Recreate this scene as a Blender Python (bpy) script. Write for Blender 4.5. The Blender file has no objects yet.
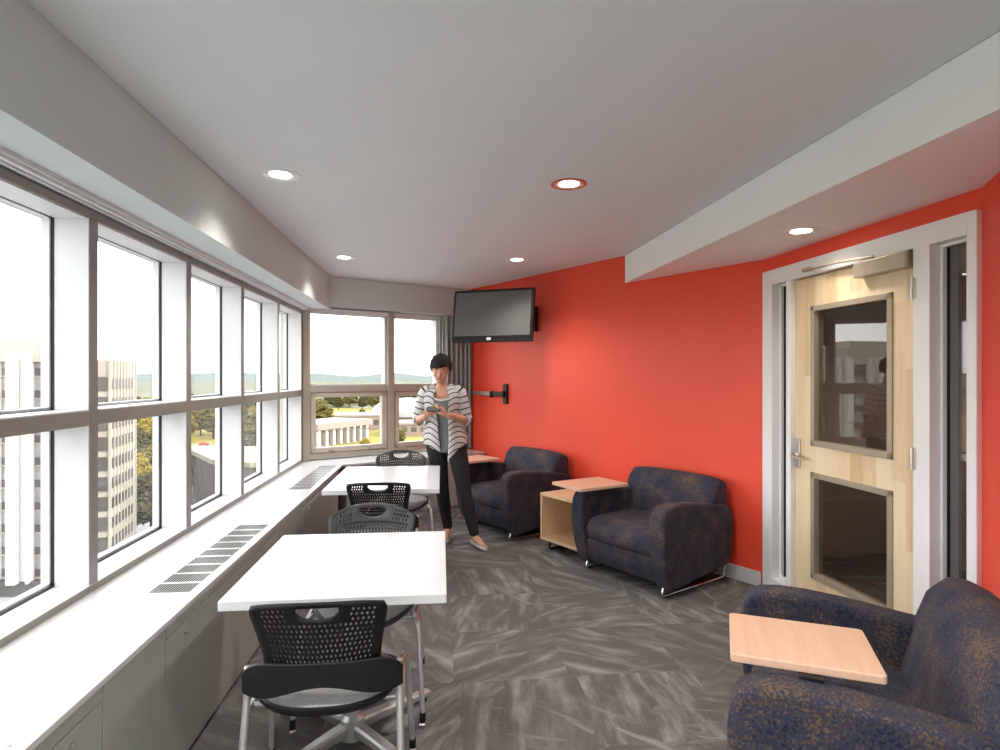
import bpy, bmesh, math, random
from mathutils import Vector as V, Matrix as M, noise as NZ
R = math.radians
rnd = random.Random(7)
C = bpy.context.scene.collection
SC = bpy.context.scene

# ------------------------------------------------------------------ helpers
def tag(o, label=None, cat=None, group=None, kind=None):
    if label: o['label'] = label
    if cat: o['category'] = cat
    if group: o['group'] = group
    if kind: o['kind'] = kind
    return o

def empty(name, loc=(0, 0, 0), rz=0.0, parent=None):
    o = bpy.data.objects.new(name, None)
    C.objects.link(o)
    o.location = loc
    o.rotation_euler = (0, 0, rz)
    o.empty_display_size = 0.1
    if parent: o.parent = parent
    return o

def obj(name, bm, mat, parent=None, smooth=None, loc=None, rot=None, bevel=None, sub=0, keep=False, lim=50):
    bmesh.ops.recalc_face_normals(bm, faces=bm.faces)
    me = bpy.data.meshes.new(name)
    bm.to_mesh(me)
    if not keep: bm.free()
    for m in (mat if isinstance(mat, (list, tuple)) else [mat]): me.materials.append(m)
    o = bpy.data.objects.new(name, me)
    C.objects.link(o)
    if parent: o.parent = parent
    if loc: o.location = loc
    if rot: o.rotation_euler = rot
    if bevel:
        b = o.modifiers.new('bevel', 'BEVEL'); b.width = bevel[0]; b.segments = bevel[1]
        b.limit_method = 'ANGLE'; b.angle_limit = R(lim)
    if sub:
        s = o.modifiers.new('sub', 'SUBSURF'); s.levels = sub; s.render_levels = sub
    if smooth is not None:
        me.set_sharp_from_angle(angle=R(smooth))
        for p in me.polygons: p.use_smooth = True
    return o

def copy_tree(o, parent=None):
    c = o.copy(); C.objects.link(c)
    if parent: c.parent = parent
    for ch in list(o.children): copy_tree(ch, c)
    return c

def NB(): return bmesh.new()

def box(bm, x0, x1, y0, y1, z0, z1, mx=None, mi=0):
    vs = [bm.verts.new((x, y, z)) for z in (z0, z1) for y in (y0, y1) for x in (x0, x1)]
    fs = [bm.faces.new([vs[i] for i in q]) for q in ((0, 2, 3, 1), (4, 5, 7, 6), (0, 1, 5, 4), (2, 6, 7, 3), (0, 4, 6, 2), (1, 3, 7, 5))]
    for f in fs: f.material_index = mi
    if mx is not None:
        for v in vs: v.co = mx @ v.co
    return vs

def prism(bm, poly, z0, z1, mx=None):
    a = [bm.verts.new((x, y, z0)) for x, y in poly]
    b = [bm.verts.new((x, y, z1)) for x, y in poly]
    n = len(poly)
    bm.faces.new(a[::-1]); bm.faces.new(b)
    for i in range(n): bm.faces.new((a[i], a[(i + 1) % n], b[(i + 1) % n], b[i]))
    if mx is not None:
        for v in a + b: v.co = mx @ v.co
    return a + b

def loft(bm, rings, cap=True, closed=True):
    rr = [[bm.verts.new(p) for p in r] for r in rings]
    n = len(rr[0])
    for a, b in zip(rr, rr[1:]):
        for i in range(n if closed else n - 1):
            bm.faces.new((a[i], a[(i + 1) % n], b[(i + 1) % n], b[i]))
    if cap and closed:
        bm.faces.new(rr[0][::-1]); bm.faces.new(rr[-1])
    return rr

def tube(bm, path, r, n=10, cap=True):
    path = [V(p) for p in path]
    rs = r if isinstance(r, (list, tuple)) else [r] * len(path)
    rings = []; up = None
    for i, p in enumerate(path):
        t = (path[min(i + 1, len(path) - 1)] - path[max(i - 1, 0)]).normalized()
        if up is None: up = V((0, 0, 1)) if abs(t.z) < .9 else V((1, 0, 0))
        a = t.cross(up).normalized(); b = a.cross(t).normalized(); up = b
        rings.append([p + (a * math.cos(k * 2 * math.pi / n) + b * math.sin(k * 2 * math.pi / n)) * rs[i] for k in range(n)])
    return loft(bm, rings, cap)

def bend(pts, rad=.04, seg=6):
    """polyline with rounded corners"""
    pts = [V(p) for p in pts]; out = [pts[0]]
    for a, b, c in zip(pts, pts[1:], pts[2:]):
        u = (a - b); w = (c - b); r = min(rad, u.length * .45, w.length * .45)
        p, q = b + u.normalized() * r, b + w.normalized() * r
        for k in range(seg + 1):
            t = k / seg
            out.append(p * (1 - t) ** 2 + b * 2 * t * (1 - t) + q * t * t)
    out.append(pts[-1]); return out

def lathe(bm, prof, n=24, mx=None, capa=False, capb=False):
    rings = [[V((r * math.cos(k * 2 * math.pi / n), r * math.sin(k * 2 * math.pi / n), z)) for k in range(n)] for r, z in prof]
    if mx is not None: rings = [[mx @ p for p in r] for r in rings]
    rr = loft(bm, rings, cap=False)
    if capa: bm.faces.new(rr[0][::-1])
    if capb: bm.faces.new(rr[-1])
    return rr

def ell(bm, c, rx, ry, rz, rot=None, u=20, v=14):
    mx = M.Translation(c) @ (rot.to_4x4() if rot else M.Identity(4)) @ M.Diagonal((rx, ry, rz, 1))
    bmesh.ops.create_uvsphere(bm, u_segments=u, v_segments=v, radius=1, matrix=mx)

def rpoly(x0, x1, y0, y1, r, n=5):
    o = []
    for cx, cy, a in ((x1 - r, y1 - r, 0), (x0 + r, y1 - r, 90), (x0 + r, y0 + r, 180), (x1 - r, y0 + r, 270)):
        for k in range(n + 1): o.append((cx + r * math.cos(R(a + 90 * k / n)), cy + r * math.sin(R(a + 90 * k / n))))
    return o

def frame(ax, ay, az, o):
    m = M.Identity(4)
    for i, a in enumerate((ax, ay, az)):
        for j in range(3): m[j][i] = a[j]
    for j in range(3): m[j][3] = o[j]
    return m

# ------------------------------------------------------------------ materials
def mat(name, col, rough=.5, metal=0., nz=None, spec=.5, bump=None, coat=0.):
    """nz = (other colour, noise scale, low, high [, detail])"""
    m = bpy.data.materials.new(name); m.use_nodes = True
    nt = m.node_tree; b = nt.nodes['Principled BSDF']
    b.inputs['Base Color'].default_value = (*col, 1)
    b.inputs['Roughness'].default_value = rough
    b.inputs['Metallic'].default_value = metal
    b.inputs['Specular IOR Level'].default_value = spec
    b.inputs['Coat Weight'].default_value = coat
    g = nt.nodes.new('ShaderNodeNewGeometry')
    if nz:
        n = nt.nodes.new('ShaderNodeTexNoise'); n.inputs['Scale'].default_value = nz[1]
        n.inputs['Detail'].default_value = nz[4] if len(nz) > 4 else 5
        nt.links.new(g.outputs['Position'], n.inputs['Vector'])
        mr = nt.nodes.new('ShaderNodeMapRange'); mr.inputs[1].default_value = nz[2]; mr.inputs[2].default_value = nz[3]
        nt.links.new(n.outputs['Fac'], mr.inputs[0])
        mx = nt.nodes.new('ShaderNodeMix'); mx.data_type = 'RGBA'
        mx.inputs[6].default_value = (*col, 1); mx.inputs[7].default_value = (*nz[0], 1)
        nt.links.new(mr.outputs[0], mx.inputs[0]); nt.links.new(mx.outputs[2], b.inputs['Base Color'])
    if bump:
        n2 = nt.nodes.new('ShaderNodeTexNoise'); n2.inputs['Scale'].default_value = bump[0]
        nt.links.new(g.outputs['Position'], n2.inputs['Vector'])
        bp = nt.nodes.new('ShaderNodeBump'); bp.inputs['Strength'].default_value = bump[1]; bp.inputs['Distance'].default_value = bump[2]
        nt.links.new(n2.outputs['Fac'], bp.inputs['Height']); nt.links.new(bp.outputs[0], b.inputs['Normal'])
    return m

def glass(name, tint, ior=1.5, rough=0.0, refl=1.0):
    m = bpy.data.materials.new(name); m.use_nodes = True; nt = m.node_tree
    nt.nodes.remove(nt.nodes['Principled BSDF']); out = nt.nodes['Material Output']
    t = nt.nodes.new('ShaderNodeBsdfTransparent'); t.inputs[0].default_value = (*tint, 1)
    g = nt.nodes.new('ShaderNodeBsdfGlossy'); g.inputs['Roughness'].default_value = rough
    g.inputs['Color'].default_value = (refl, refl, refl, 1)
    f = nt.nodes.new('ShaderNodeFresnel'); gm = nt.nodes.new('ShaderNodeNewGeometry'); mi = nt.nodes.new('ShaderNodeMapRange')
    mi.inputs[3].default_value = ior; mi.inputs[4].default_value = 1 / ior      # same reflectance on both faces of the thin sheet
    nt.links.new(gm.outputs['Backfacing'], mi.inputs[0]); nt.links.new(mi.outputs[0], f.inputs[0])
    mx = nt.nodes.new('ShaderNodeMixShader')
    nt.links.new(f.outputs[0], mx.inputs[0]); nt.links.new(t.outputs[0], mx.inputs[1]); nt.links.new(g.outputs[0], mx.inputs[2])
    nt.links.new(mx.outputs[0], out.inputs[0])
    return m

def emit(name, col, st):
    m = bpy.data.materials.new(name); m.use_nodes = True
    b = m.node_tree.nodes['Principled BSDF']
    b.inputs['Base Color'].default_value = (*col, 1)
    b.inputs['Emission Color'].default_value = (*col, 1); b.inputs['Emission Strength'].default_value = st
    return m

def carpet_mat():
    m = bpy.data.materials.new('carpet'); m.use_nodes = True; nt = m.node_tree
    b = nt.nodes['Principled BSDF']; b.inputs['Roughness'].default_value = .95; b.inputs['Specular IOR Level'].default_value = .1
    N = nt.nodes.new; L = nt.links.new
    g = N('ShaderNodeNewGeometry')
    def layer(vs, sx, sy, ns, lo, hi, off, rn):
        mp = N('ShaderNodeVectorMath'); mp.operation = 'ADD'; mp.inputs[1].default_value = off
        L(g.outputs['Position'], mp.inputs[0])
        v = N('ShaderNodeTexVoronoi'); v.voronoi_dimensions = '2D'; v.distance = 'CHEBYCHEV'; v.inputs['Scale'].default_value = vs; v.inputs['Randomness'].default_value = rn
        L(mp.outputs[0], v.inputs['Vector'])
        sp = N('ShaderNodeSeparateColor'); L(v.outputs['Color'], sp.inputs[0])
        an = N('ShaderNodeMath'); an.operation = 'MULTIPLY'; an.inputs[1].default_value = 6.283; L(sp.outputs[0], an.inputs[0])
        vr = N('ShaderNodeVectorRotate'); vr.rotation_type = 'Z_AXIS'; wp = N('ShaderNodeTexNoise'); wp.inputs['Scale'].default_value = 2.4; wp.inputs['Detail'].default_value = 1; L(mp.outputs[0], wp.inputs['Vector']); wa = N('ShaderNodeVectorMath'); wa.operation = 'MULTIPLY_ADD'; wa.inputs[1].default_value = (.075, .075, 0); L(wp.outputs['Color'], wa.inputs[0]); L(mp.outputs[0], wa.inputs[2]); L(wa.outputs[0], vr.inputs['Vector']); L(an.outputs[0], vr.inputs['Angle'])
        ml = N('ShaderNodeVectorMath'); ml.operation = 'MULTIPLY'; ml.inputs[1].default_value = (sx, sy, 1); L(vr.outputs[0], ml.inputs[0])
        n = N('ShaderNodeTexNoise'); n.inputs['Scale'].default_value = ns; n.inputs['Detail'].default_value = 4; n.inputs['Roughness'].default_value = .6
        L(ml.outputs[0], n.inputs['Vector'])
        mr = N('ShaderNodeMapRange'); mr.inputs[1].default_value = lo; mr.inputs[2].default_value = hi; mr.interpolation_type = 'SMOOTHSTEP'
        L(n.outputs['Fac'], mr.inputs[0])
        return mr.outputs[0], sp.outputs[1]
    a, ca = layer(1.75, 2.0, 9, 1.15, .40, .78, (3.1, 7.7, 0), .12)
    c, cc = layer(2.6, 1.6, 13, 1.0, .50, .84, (11.3, 2.2, 0), .8)
    mxm = N('ShaderNodeMath'); mxm.operation = 'MAXIMUM'; L(a, mxm.inputs[0]); L(c, mxm.inputs[1])
    cv = N('ShaderNodeMath'); cv.operation = 'MULTIPLY_ADD'; cv.inputs[1].default_value = .55; cv.inputs[2].default_value = .45; L(ca, cv.inputs[0])
    ml = N('ShaderNodeMath'); ml.operation = 'MULTIPLY'; L(mxm.outputs[0], ml.inputs[0]); L(cv.outputs[0], ml.inputs[1])
    fn = N('ShaderNodeTexNoise'); fn.inputs['Scale'].default_value = 230; fn.inputs['Detail'].default_value = 2; L(g.outputs['Position'], fn.inputs['Vector'])
    fm = N('ShaderNodeMath'); fm.operation = 'MULTIPLY_ADD'; fm.inputs[1].default_value = .72; L(fn.outputs['Fac'], fm.inputs[0]); L(ml.outputs[0], fm.inputs[2])
    cr = N('ShaderNodeValToRGB'); L(fm.outputs[0], cr.inputs[0])
    e = cr.color_ramp.elements
    e[0].position = .18; e[0].color = (.080, .075, .070, 1)
    e[1].position = 1.1 if False else 1.0; e[1].color = (.275, .262, .25, 1)
    k = e.new(.5); k.color = (.138, .130, .123, 1)
    L(cr.outputs[0], b.inputs['Base Color'])
    bp = N('ShaderNodeBump'); bp.inputs['Strength'].default_value = .4; bp.inputs['Distance'].default_value = .004
    L(fn.outputs['Fac'], bp.inputs['Height']); L(bp.outputs[0], b.inputs['Normal'])
    return m

def fabric_mat():
    m = bpy.data.materials.new('mottled_upholstery'); m.use_nodes = True; nt = m.node_tree
    b = nt.nodes['Principled BSDF']; b.inputs['Roughness'].default_value = .85; b.inputs['Specular IOR Level'].default_value = .25
    b.inputs['Sheen Weight'].default_value = .04; b.inputs['Sheen Roughness'].default_value = .5
    N = nt.nodes.new; L = nt.links.new
    tc = N('ShaderNodeTexCoord')
    n1 = N('ShaderNodeTexNoise'); n1.inputs['Scale'].default_value = 120; n1.inputs['Detail'].default_value = 3; n1.inputs['Roughness'].default_value = .6
    n2 = N('ShaderNodeTexNoise'); n2.inputs['Scale'].default_value = 9; n2.inputs['Detail'].default_value = 3
    L(tc.outputs['Object'], n1.inputs['Vector']); L(tc.outputs['Object'], n2.inputs['Vector'])
    ad = N('ShaderNodeMath'); ad.operation = 'MULTIPLY_ADD'; ad.inputs[1].default_value = .55; L(n2.outputs['Fac'], ad.inputs[0]); L(n1.outputs['Fac'], ad.inputs[2])
    cr = N('ShaderNodeValToRGB'); L(ad.outputs[0], cr.inputs[0]); e = cr.color_ramp.elements
    e[0].position = .58; e[0].color = (.010, .013, .024, 1)
    e[1].position = .98; e[1].color = (.125, .082, .060, 1)
    k = e.new(.72); k.color = (.027, .033, .062, 1)
    k = e.new(.83); k.color = (.046, .036, .039, 1)
    L(cr.outputs[0], b.inputs['Base Color'])
    bp = N('ShaderNodeBump'); bp.inputs['Strength'].default_value = .35; bp.inputs['Distance'].default_value = .003
    L(n1.outputs['Fac'], bp.inputs['Height']); L(bp.outputs[0], b.inputs['Normal'])
    return m

def wood_mat(name, c1, c2, c3, plank=None, rough=.38, axis=(14, 14, .9)):
    """grain along local z by default; plank = strip width along local x"""
    m = bpy.data.materials.new(name); m.use_nodes = True; nt = m.node_tree
    b = nt.nodes['Principled BSDF']; b.inputs['Roughness'].default_value = rough
    N = nt.nodes.new; L = nt.links.new
    tc = N('ShaderNodeTexCoord')
    mp = N('ShaderNodeVectorMath'); mp.operation = 'MULTIPLY'; mp.inputs[1].default_value = axis; L(tc.outputs['Object'], mp.inputs[0])
    n = N('ShaderNodeTexNoise'); n.inputs['Scale'].default_value = 3; n.inputs['Detail'].default_value = 5; n.inputs['Distortion'].default_value = .4
    L(mp.outputs[0], n.inputs['Vector'])
    fac = n.outputs['Fac']
    if plank:
        sx = N('ShaderNodeSeparateXYZ'); L(tc.outputs['Object'], sx.inputs[0])
        dv = N('ShaderNodeMath'); dv.operation = 'DIVIDE'; dv.inputs[1].default_value = plank; L(sx.outputs[0], dv.inputs[0])
        fl = N('ShaderNodeMath'); fl.operation = 'FLOOR'; L(dv.outputs[0], fl.inputs[0])
        dz = N('ShaderNodeMath'); dz.operation = 'MULTIPLY_ADD'; dz.inputs[1].default_value = 1.1; L(sx.outputs[2], dz.inputs[0])
        fk = N('ShaderNodeMath'); fk.operation = 'MULTIPLY'; fk.inputs[1].default_value = .37; L(fl.outputs[0], fk.inputs[0]); L(fk.outputs[0], dz.inputs[2])
        fz = N('ShaderNodeMath'); fz.operation = 'FLOOR'; L(dz.outputs[0], fz.inputs[0])
        cb = N('ShaderNodeCombineXYZ'); L(fl.outputs[0], cb.inputs[0]); L(fz.outputs[0], cb.inputs[1])
        wn = N('ShaderNodeTexWhiteNoise'); L(cb.outputs[0], wn.inputs[0])
        ad = N('ShaderNodeMath'); ad.operation = 'MULTIPLY_ADD'; ad.inputs[1].default_value = .5; L(n.outputs['Fac'], ad.inputs[0])
        w2 = N('ShaderNodeMath'); w2.operation = 'MULTIPLY'; w2.inputs[1].default_value = .5; L(wn.outputs[0], w2.inputs[0]); L(w2.outputs[0], ad.inputs[2])
        fac = ad.outputs[0]
    cr = N('ShaderNodeValToRGB'); L(fac, cr.inputs[0]); e = cr.color_ramp.elements
    e[0].position = .2; e[0].color = (*c1, 1); e[1].position = .85; e[1].color = (*c3, 1)
    k = e.new(.5); k.color = (*c2, 1)
    L(cr.outputs[0], b.inputs['Base Color'])
    return m

MT = dict(
    carpet=carpet_mat(), fabric=fabric_mat(),
    bulkhead_lit=mat('bulkhead_white_lit', (.87, .89, .90), .85, nz=((.85, .87, .88), 3, .3, .7)), ceiling=mat('ceiling_paint', (.69, .725, .735), .9, nz=((.67, .705, .715), 3, .3, .7)),  # right bulkhead gets a lighter tone that holds the window light it faces
    bulkhead=mat('bulkhead_paint_shaded', (.585, .65, .65), .85, nz=((.565, .63, .63), 3, .3, .7)),  # greyed to carry the shade of a fascia turned from the windows
    red=mat('red_wall_paint', (.79, .070, .031), .5, nz=((.765, .064, .027), 2.5, .3, .7), bump=(180, .08, .002)),
    alu=mat('window_aluminium_shaded', (.26, .255, .235), .42, nz=((.235, .23, .21), 4, .3, .7)),  # darkened: shade on the room-side frame faces is in this colour
    alue=mat('end_window_aluminium_lit', (.47, .44, .37), .45, nz=((.43, .40, .335), 4, .3, .7)),  # lighter copy of the window aluminium, light on the end frames put in
    aluw=mat('window_white_lit_reveal', (.68, .69, .70), .4, nz=((.65, .66, .67), 4, .3, .7)),  # white frame parts; on the reveals it also carries the window light
    gasket=mat('black_gasket', (.02, .02, .022), .5),
    beige=mat('beige_sash', (.60, .55, .46), .5, nz=((.55, .50, .42), 5, .3, .7)),
    worktop=mat('white_worktop', (.71, .71, .70), .22, nz=((.68, .68, .67), 6, .3, .7)),
    cabinet=mat('greige_cabinet', (.43, .445, .41), .33, nz=((.40, .415, .38), 5, .3, .7)),
    dark=mat('dark_void', (.025, .025, .027), .6),
    seam=mat('seam_line', (.45, .45, .44), .6),  # grey joint lines between the worktop panels
    lam=mat('white_laminate', (.67, .68, .68), .25, nz=((.65, .66, .66), 8, .3, .7)),
    silver=mat('silver_powder_coat', (.58, .57, .55), .35, .6, nz=((.52, .51, .49), 30, .3, .7)),
    chrome=mat('chrome', (.80, .80, .80), .12, 1.0),
    plast=mat('black_plastic', (.008, .008, .009), .45, spec=.3, nz=((.011, .011, .012), 40, .3, .7)),
    plastg=mat('graphite_plastic', (.034, .039, .038), .42, nz=((.042, .047, .046), 40, .3, .7)),
    mesh=mat('grey_seat_mesh', (.40, .40, .39), .8, nz=((.22, .22, .215), 380, .42, .58, 2)),
    frame=mat('door_frame_white', (.84, .85, .85), .4, nz=((.82, .83, .83), 5, .3, .7)),
    door=wood_mat('maple_door', (.62, .43, .24), (.77, .60, .38), (.85, .72, .50), plank=.098),
    glaz=mat('bronze_glazing_bead', (.42, .36, .27), .4, .3, nz=((.38, .32, .24), 20, .3, .7)),
    closer=mat('tan_metal_closer', (.52, .45, .34), .35, .5, nz=((.47, .41, .31), 20, .3, .7)),
    nickel=mat('satin_nickel', (.62, .58, .52), .28, .9),
    maple=wood_mat('pale_maple', (.62, .40, .22), (.70, .49, .29), (.75, .57, .37), axis=(2.5, 22, 22)),
    peach=wood_mat('peach_maple', (.62, .37, .24), (.67, .43, .30), (.71, .48, .35), axis=(1.6, 20, 20)),
    tvb=mat('tv_bezel', (.012, .012, .013), .25), tvs=mat('tv_screen', (.13, .13, .13), .22, nz=((.14, .14, .14), 4, .3, .7)),
    blackm=mat('black_metal', (.018, .018, .019), .4, .4),
    curtain=mat('charcoal_curtain', (.38, .415, .41), .9, nz=((.34, .37, .365), 60, .3, .7)),
    base=mat('grey_baseboard', (.55, .56, .56), .5, nz=((.52, .53, .53), 5, .3, .7)),
    bulb=emit('downlight_lens', (1, .95, .86), 6.0), refl=mat('downlight_reflector', (.85, .83, .78), .25, .3),
    ringw=mat('downlight_white_ring', (.80, .80, .79), .4), ringr=mat('downlight_red_ring', (.55, .12, .07), .4),
    corr=mat('corridor_paint', (.42, .34, .29), .8, nz=((.39, .33, .28), 3, .3, .7)),
    gwin=glass('window_glass', (.955, .957, .962), 1.16), gdoor=glass('door_glass', (.76, .74, .70), 1.62),
    gside=glass('sidelight_glass', (.80, .81, .81), 1.6),
    red_label=mat('red_lock', (.3, .3, .3), .3, .9),
)

# ------------------------------------------------------------------ room geometry constants
HZ = 2.54                    # ceiling
XW = -1.42                   # inner face of the window wall frames
YC = 6.37                    # corner of window wall and end wall
FD = V((.8660, .5, 0)); FN = V((-.5, .8660, 0))        # end wall: direction, outward normal
F0 = V((XW, YC, 0))
RU = V((.5, -.8660, 0)); RN = V((.8660, .5, 0))        # red wall: direction towards camera, outward normal
RK = 3.96
DC = V((2.261, 3.992, 0)); DT = V((.0443, -.999, 0)).normalized(); DN = V((.999, .0443, 0)).normalized()   # door wall
DL = 1.612
D1 = DC + DT * DL            # near end of door wall
WD = V((-.5, -.866, 0)); WN = V((.866, -.5, 0))        # wall right of the door
RC = V((.317, 7.372, 0))     # far corner red wall / end wall
FM = frame(FD, FN, V((0, 0, 1)), F0)                   # local: x along end wall, y outward, z up
DM = frame(DT, DN, V((0, 0, 1)), DC)                   # local: x along door wall toward camera, y into the wall
YB = -3.0                    # back wall

def setting(name, bm, m, **k):
    o = obj(name, bm, m, **k); o['kind'] = 'structure'; return o

# floor / ceiling
fp = [(-1.60, YB - .1), (-1.60, YC + .03), (RC.x - .1, RC.y + .15), (1.0, 7.2), (2.6, 5.6), (6.0, 5.6), (6.0, YB - .1)]
bm = NB(); prism(bm, fp, -.12, 0); setting('floor', bm, MT['carpet'])
bm = NB(); prism(bm, [(-1.66, YB - .1), (-1.66, YC + .06), (RC.x - .1, RC.y + .2), (1.0, 7.4), (2.8, 5.6), (6.0, 5.6), (6.0, YB - .1)], HZ, HZ + .2); setting('ceiling', bm, MT['ceiling'])
# red wall (0.14 thick)
def wallpoly(a, b, nrm, th): return [(a.x, a.y), (b.x, b.y), (b.x + nrm.x * th, b.y + nrm.y * th), (a.x + nrm.x * th, a.y + nrm.y * th)]
bm = NB(); prism(bm, [(RC.x, RC.y), (DC.x, DC.y), (DC.x + .14, DC.y + .0), (DC.x + .14, DC.y + .12), (RC.x + .12, RC.y + .20)], 0, HZ); setting('wall_right', bm, MT['red'])
# door wall: pieces around the frame opening (local x 0..DL)
bm = NB(); box(bm, -.02, DL, 0, .14, 2.19, HZ, DM); setting('wall_door', bm, MT['red'])
# wall right of door, running toward and past the camera
W1 = D1 + WD * .95
W2 = V((W1.x + .0, YB, 0))
bm = NB(); prism(bm, [(D1.x, D1.y), (W1.x, W1.y), (W1.x + .14, W1.y - .05), (D1.x + .14, D1.y - .02)], 0, HZ); setting('wall_entry', bm, MT['red'])
bm = NB(); prism(bm, [(W1.x, W1.y), (W1.x, YB), (W1.x + .14, YB), (W1.x + .14, W1.y - .05)], 0, HZ); setting('wall_entry_pale', bm, MT['bulkhead'])  # unseen stretch, made pale to cut the red bounce into the room
bm = NB(); box(bm, 5.9, 6.0, YB, 5.6, -.1, HZ); setting('wall_corridor_far', bm, MT['corr'])
bm = NB(); box(bm, 2.5, 6.0, 5.5, 5.6, -.1, HZ); setting('wall_corridor_side', bm, MT['corr'])
bm = NB(); box(bm, -1.66, 6.0, YB - .12, YB, 0, .62); box(bm, -1.66, 6.0, YB - .12, YB, 2.19, HZ); box(bm, -1.66, -1.3, YB - .12, YB, .62, 2.19); box(bm, 1.70, 6.0, YB - .12, YB, .62, 2.19); setting('wall_back', bm, MT['bulkhead'])
wb = empty('window_13', (.2, YB, 1.4)); wb['kind'] = 'structure'  # unseen window added behind the camera for neutral fill light
bm = NB()
for x in (-1.3, -.57, .17, .91, 1.64): box(bm, x - .2, x + .06 - .2, -.11, -.01, -.78, .79)
box(bm, -1.5, 1.5, -.10, -.02, -.12, -.06); box(bm, -1.5, 1.5, -.10, -.02, -.78, -.74); box(bm, -1.5, 1.5, -.10, -.02, .75, .79); obj('frame', bm, MT['alu'], wb)
bm = NB(); box(bm, -1.5, 1.5, -.07, -.065, -.77, .78); obj('pane', bm, MT['gwin'], wb)
# window wall spandrel + end wall
bm = NB(); box(bm, -1.62, -1.445, YB, YC + .06, -.4, .60); setting('wall_left', bm, MT['bulkhead'])
bm = NB(); box(bm, -.06, 2.05, .025, .2, -.4, .60, FM); setting('wall_end', bm, MT['bulkhead'])
# bulkheads
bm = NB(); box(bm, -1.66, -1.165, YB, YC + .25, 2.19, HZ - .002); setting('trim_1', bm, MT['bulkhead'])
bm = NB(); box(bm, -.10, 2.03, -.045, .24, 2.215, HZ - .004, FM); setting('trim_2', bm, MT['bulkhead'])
# right bulkhead over the door
SE = V((1.606, 5.15, 0)); SDir = V((.028, -.9996, 0))
s1 = SE + SDir * (SE.y - YB)
bm = NB(); prism(bm, [(SE.x, SE.y), (s1.x, s1.y), (6.0, YB), (6.0, 4.5), (2.6, 4.2)], 2.30, HZ - .003); setting('trim_3', bm, MT['bulkhead_lit'])
# baseboard on red wall and beside the door
bm = NB(); prism(bm, wallpoly(RC - RN * .014, DC - RN * .014 - RU * .03, RN, .014), 0, .105); setting('baseboard_right', bm, MT['base'], bevel=(.003, 2))
bm = NB(); prism(bm, wallpoly(D1 - WN * .014 + WD * .02, W1 - WN * .014, WN, .014), 0, .105); setting('baseboard_entry', bm, MT['base'], bevel=(.003, 2))

# corridor beyond the door
bm = NB(); box(bm, -1.0, 4.0, 1.75, 1.87, 0, HZ, DM); setting('wall_corridor', bm, MT['corr'])
bm = NB(); box(bm, -.75, -.63, .14, 1.75, 0, HZ, DM); setting('wall_corridor_end', bm, MT['corr'])
bm = NB(); box(bm, -1.0, 4.0, 1.735, 1.75, 0, .12, DM); setting('baseboard_corridor', bm, MT['corr'])

# ------------------------------------------------------------------ left windows (bays between mullions)
MY = [6.37 - .05 - .94 * k for k in range(0, 11)]
MY = [6.345, 5.45, 4.49, 3.56, 2.622, 1.68, .74, -.20, -1.14, -2.08, -3.0]
Z0, Z1, ZT0, ZT1 = .63, 2.126, 1.28, 1.34
def window_bay(n, ya, yb):
    """bay from ya (near) to yb (far); mullion at the far side belongs to it"""
    w = empty('window_%d' % n, (XW, (ya + yb) / 2, 0)); w['kind'] = 'structure'
    o = -(ya + yb) / 2
    def L(name, bm, m, **k):
        bmesh.ops.translate(bm, verts=bm.verts, vec=(-XW, o, 0)); return obj(name, bm, m, w, **k)
    bm = NB(); box(bm, -1.56, XW, yb - .027, yb + .027, Z0, Z1); L('mullion', bm, MT['alu'], bevel=(.002, 1))
    bm = NB(); box(bm, -1.555, -1.425, yb - .032, yb - .027, Z0, ZT0); box(bm, -1.555, -1.425, yb - .032, yb - .027, ZT1, Z1)
    box(bm, -1.555, -1.425, ya + .027, ya + .032, Z0, ZT0); box(bm, -1.555, -1.425, ya + .027, ya + .032, ZT1, Z1)
    box(bm, -1.555, -1.43, ya + .03, yb - .03, Z1 - .005, Z1); box(bm, -1.555, -1.428, ya + .027, yb - .027, ZT1, ZT1 + .004)
    L('lit_reveal_face', bm, MT['aluw'])  # thin white sheets paint the lit sides of mullion, transom and head
    bm = NB(); box(bm, -1.56, XW, ya + .027, yb - .027, ZT0, ZT1); L('transom', bm, MT['alu'], bevel=(.002, 1))
    for a, b, nm in ((Z0, ZT0, 'lower'), (ZT1, Z1, 'upper')):
        bm = NB(); y0, y1 = ya + .027, yb - .027
        g = .006
        for (p, q, r, s) in ((y0, y1, a, a + g), (y0, y1, b - g, b), (y0, y0 + g, a, b), (y1 - g, y1, a, b)): box(bm, -1.568, -1.556, p, q, r, s)
        L('gasket', bm, MT['gasket'])
        bm = NB(); g = .016
        for (p, q, r, s) in ((y0 - .02, y1 + .02, a - .02, a + g), (y0 - .02, y1 + .02, b - g * .4, b + .02), (y0 - .02, y0 + g, a, b), (y1 - g, y1 + .02, a, b)): box(bm, -1.60, -1.568, p, q, r, s)
        L('outer_frame', bm, MT['aluw'])
        bm = NB(); box(bm, -1.588, -1.583, y0 + .005, y1 - .005, a + .01, b - .004); L('pane', bm, MT['gwin'])
for i in range(10): window_bay(i + 1, MY[i + 1], MY[i])
# sill and head run the whole length
bm = NB(); box(bm, -1.56, XW, YB, YC + .0, .60, Z0); o = setting('trim_4', bm, MT['aluw'], bevel=(.003, 2))
bm = NB(); box(bm, XW, XW + .002, YB, YC - .005, .602, Z0 - .002); setting('trim_5', bm, MT['alu'])
bm = NB(); box(bm, -1.63, XW, YB, YC + .1, Z1, 2.16); setting('trim_6', bm, MT['alu'])
bm = NB()
for (x0, x1, z0, z1) in ((-1.42, -1.345, 2.172, 2.192), (-1.40, -1.385, 2.158, 2.174), (-1.37, -1.355, 2.160, 2.174)): box(bm, x0, x1, YB, YC - .06, z0, z1)
setting('trim_7', bm, MT['aluw'])
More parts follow.
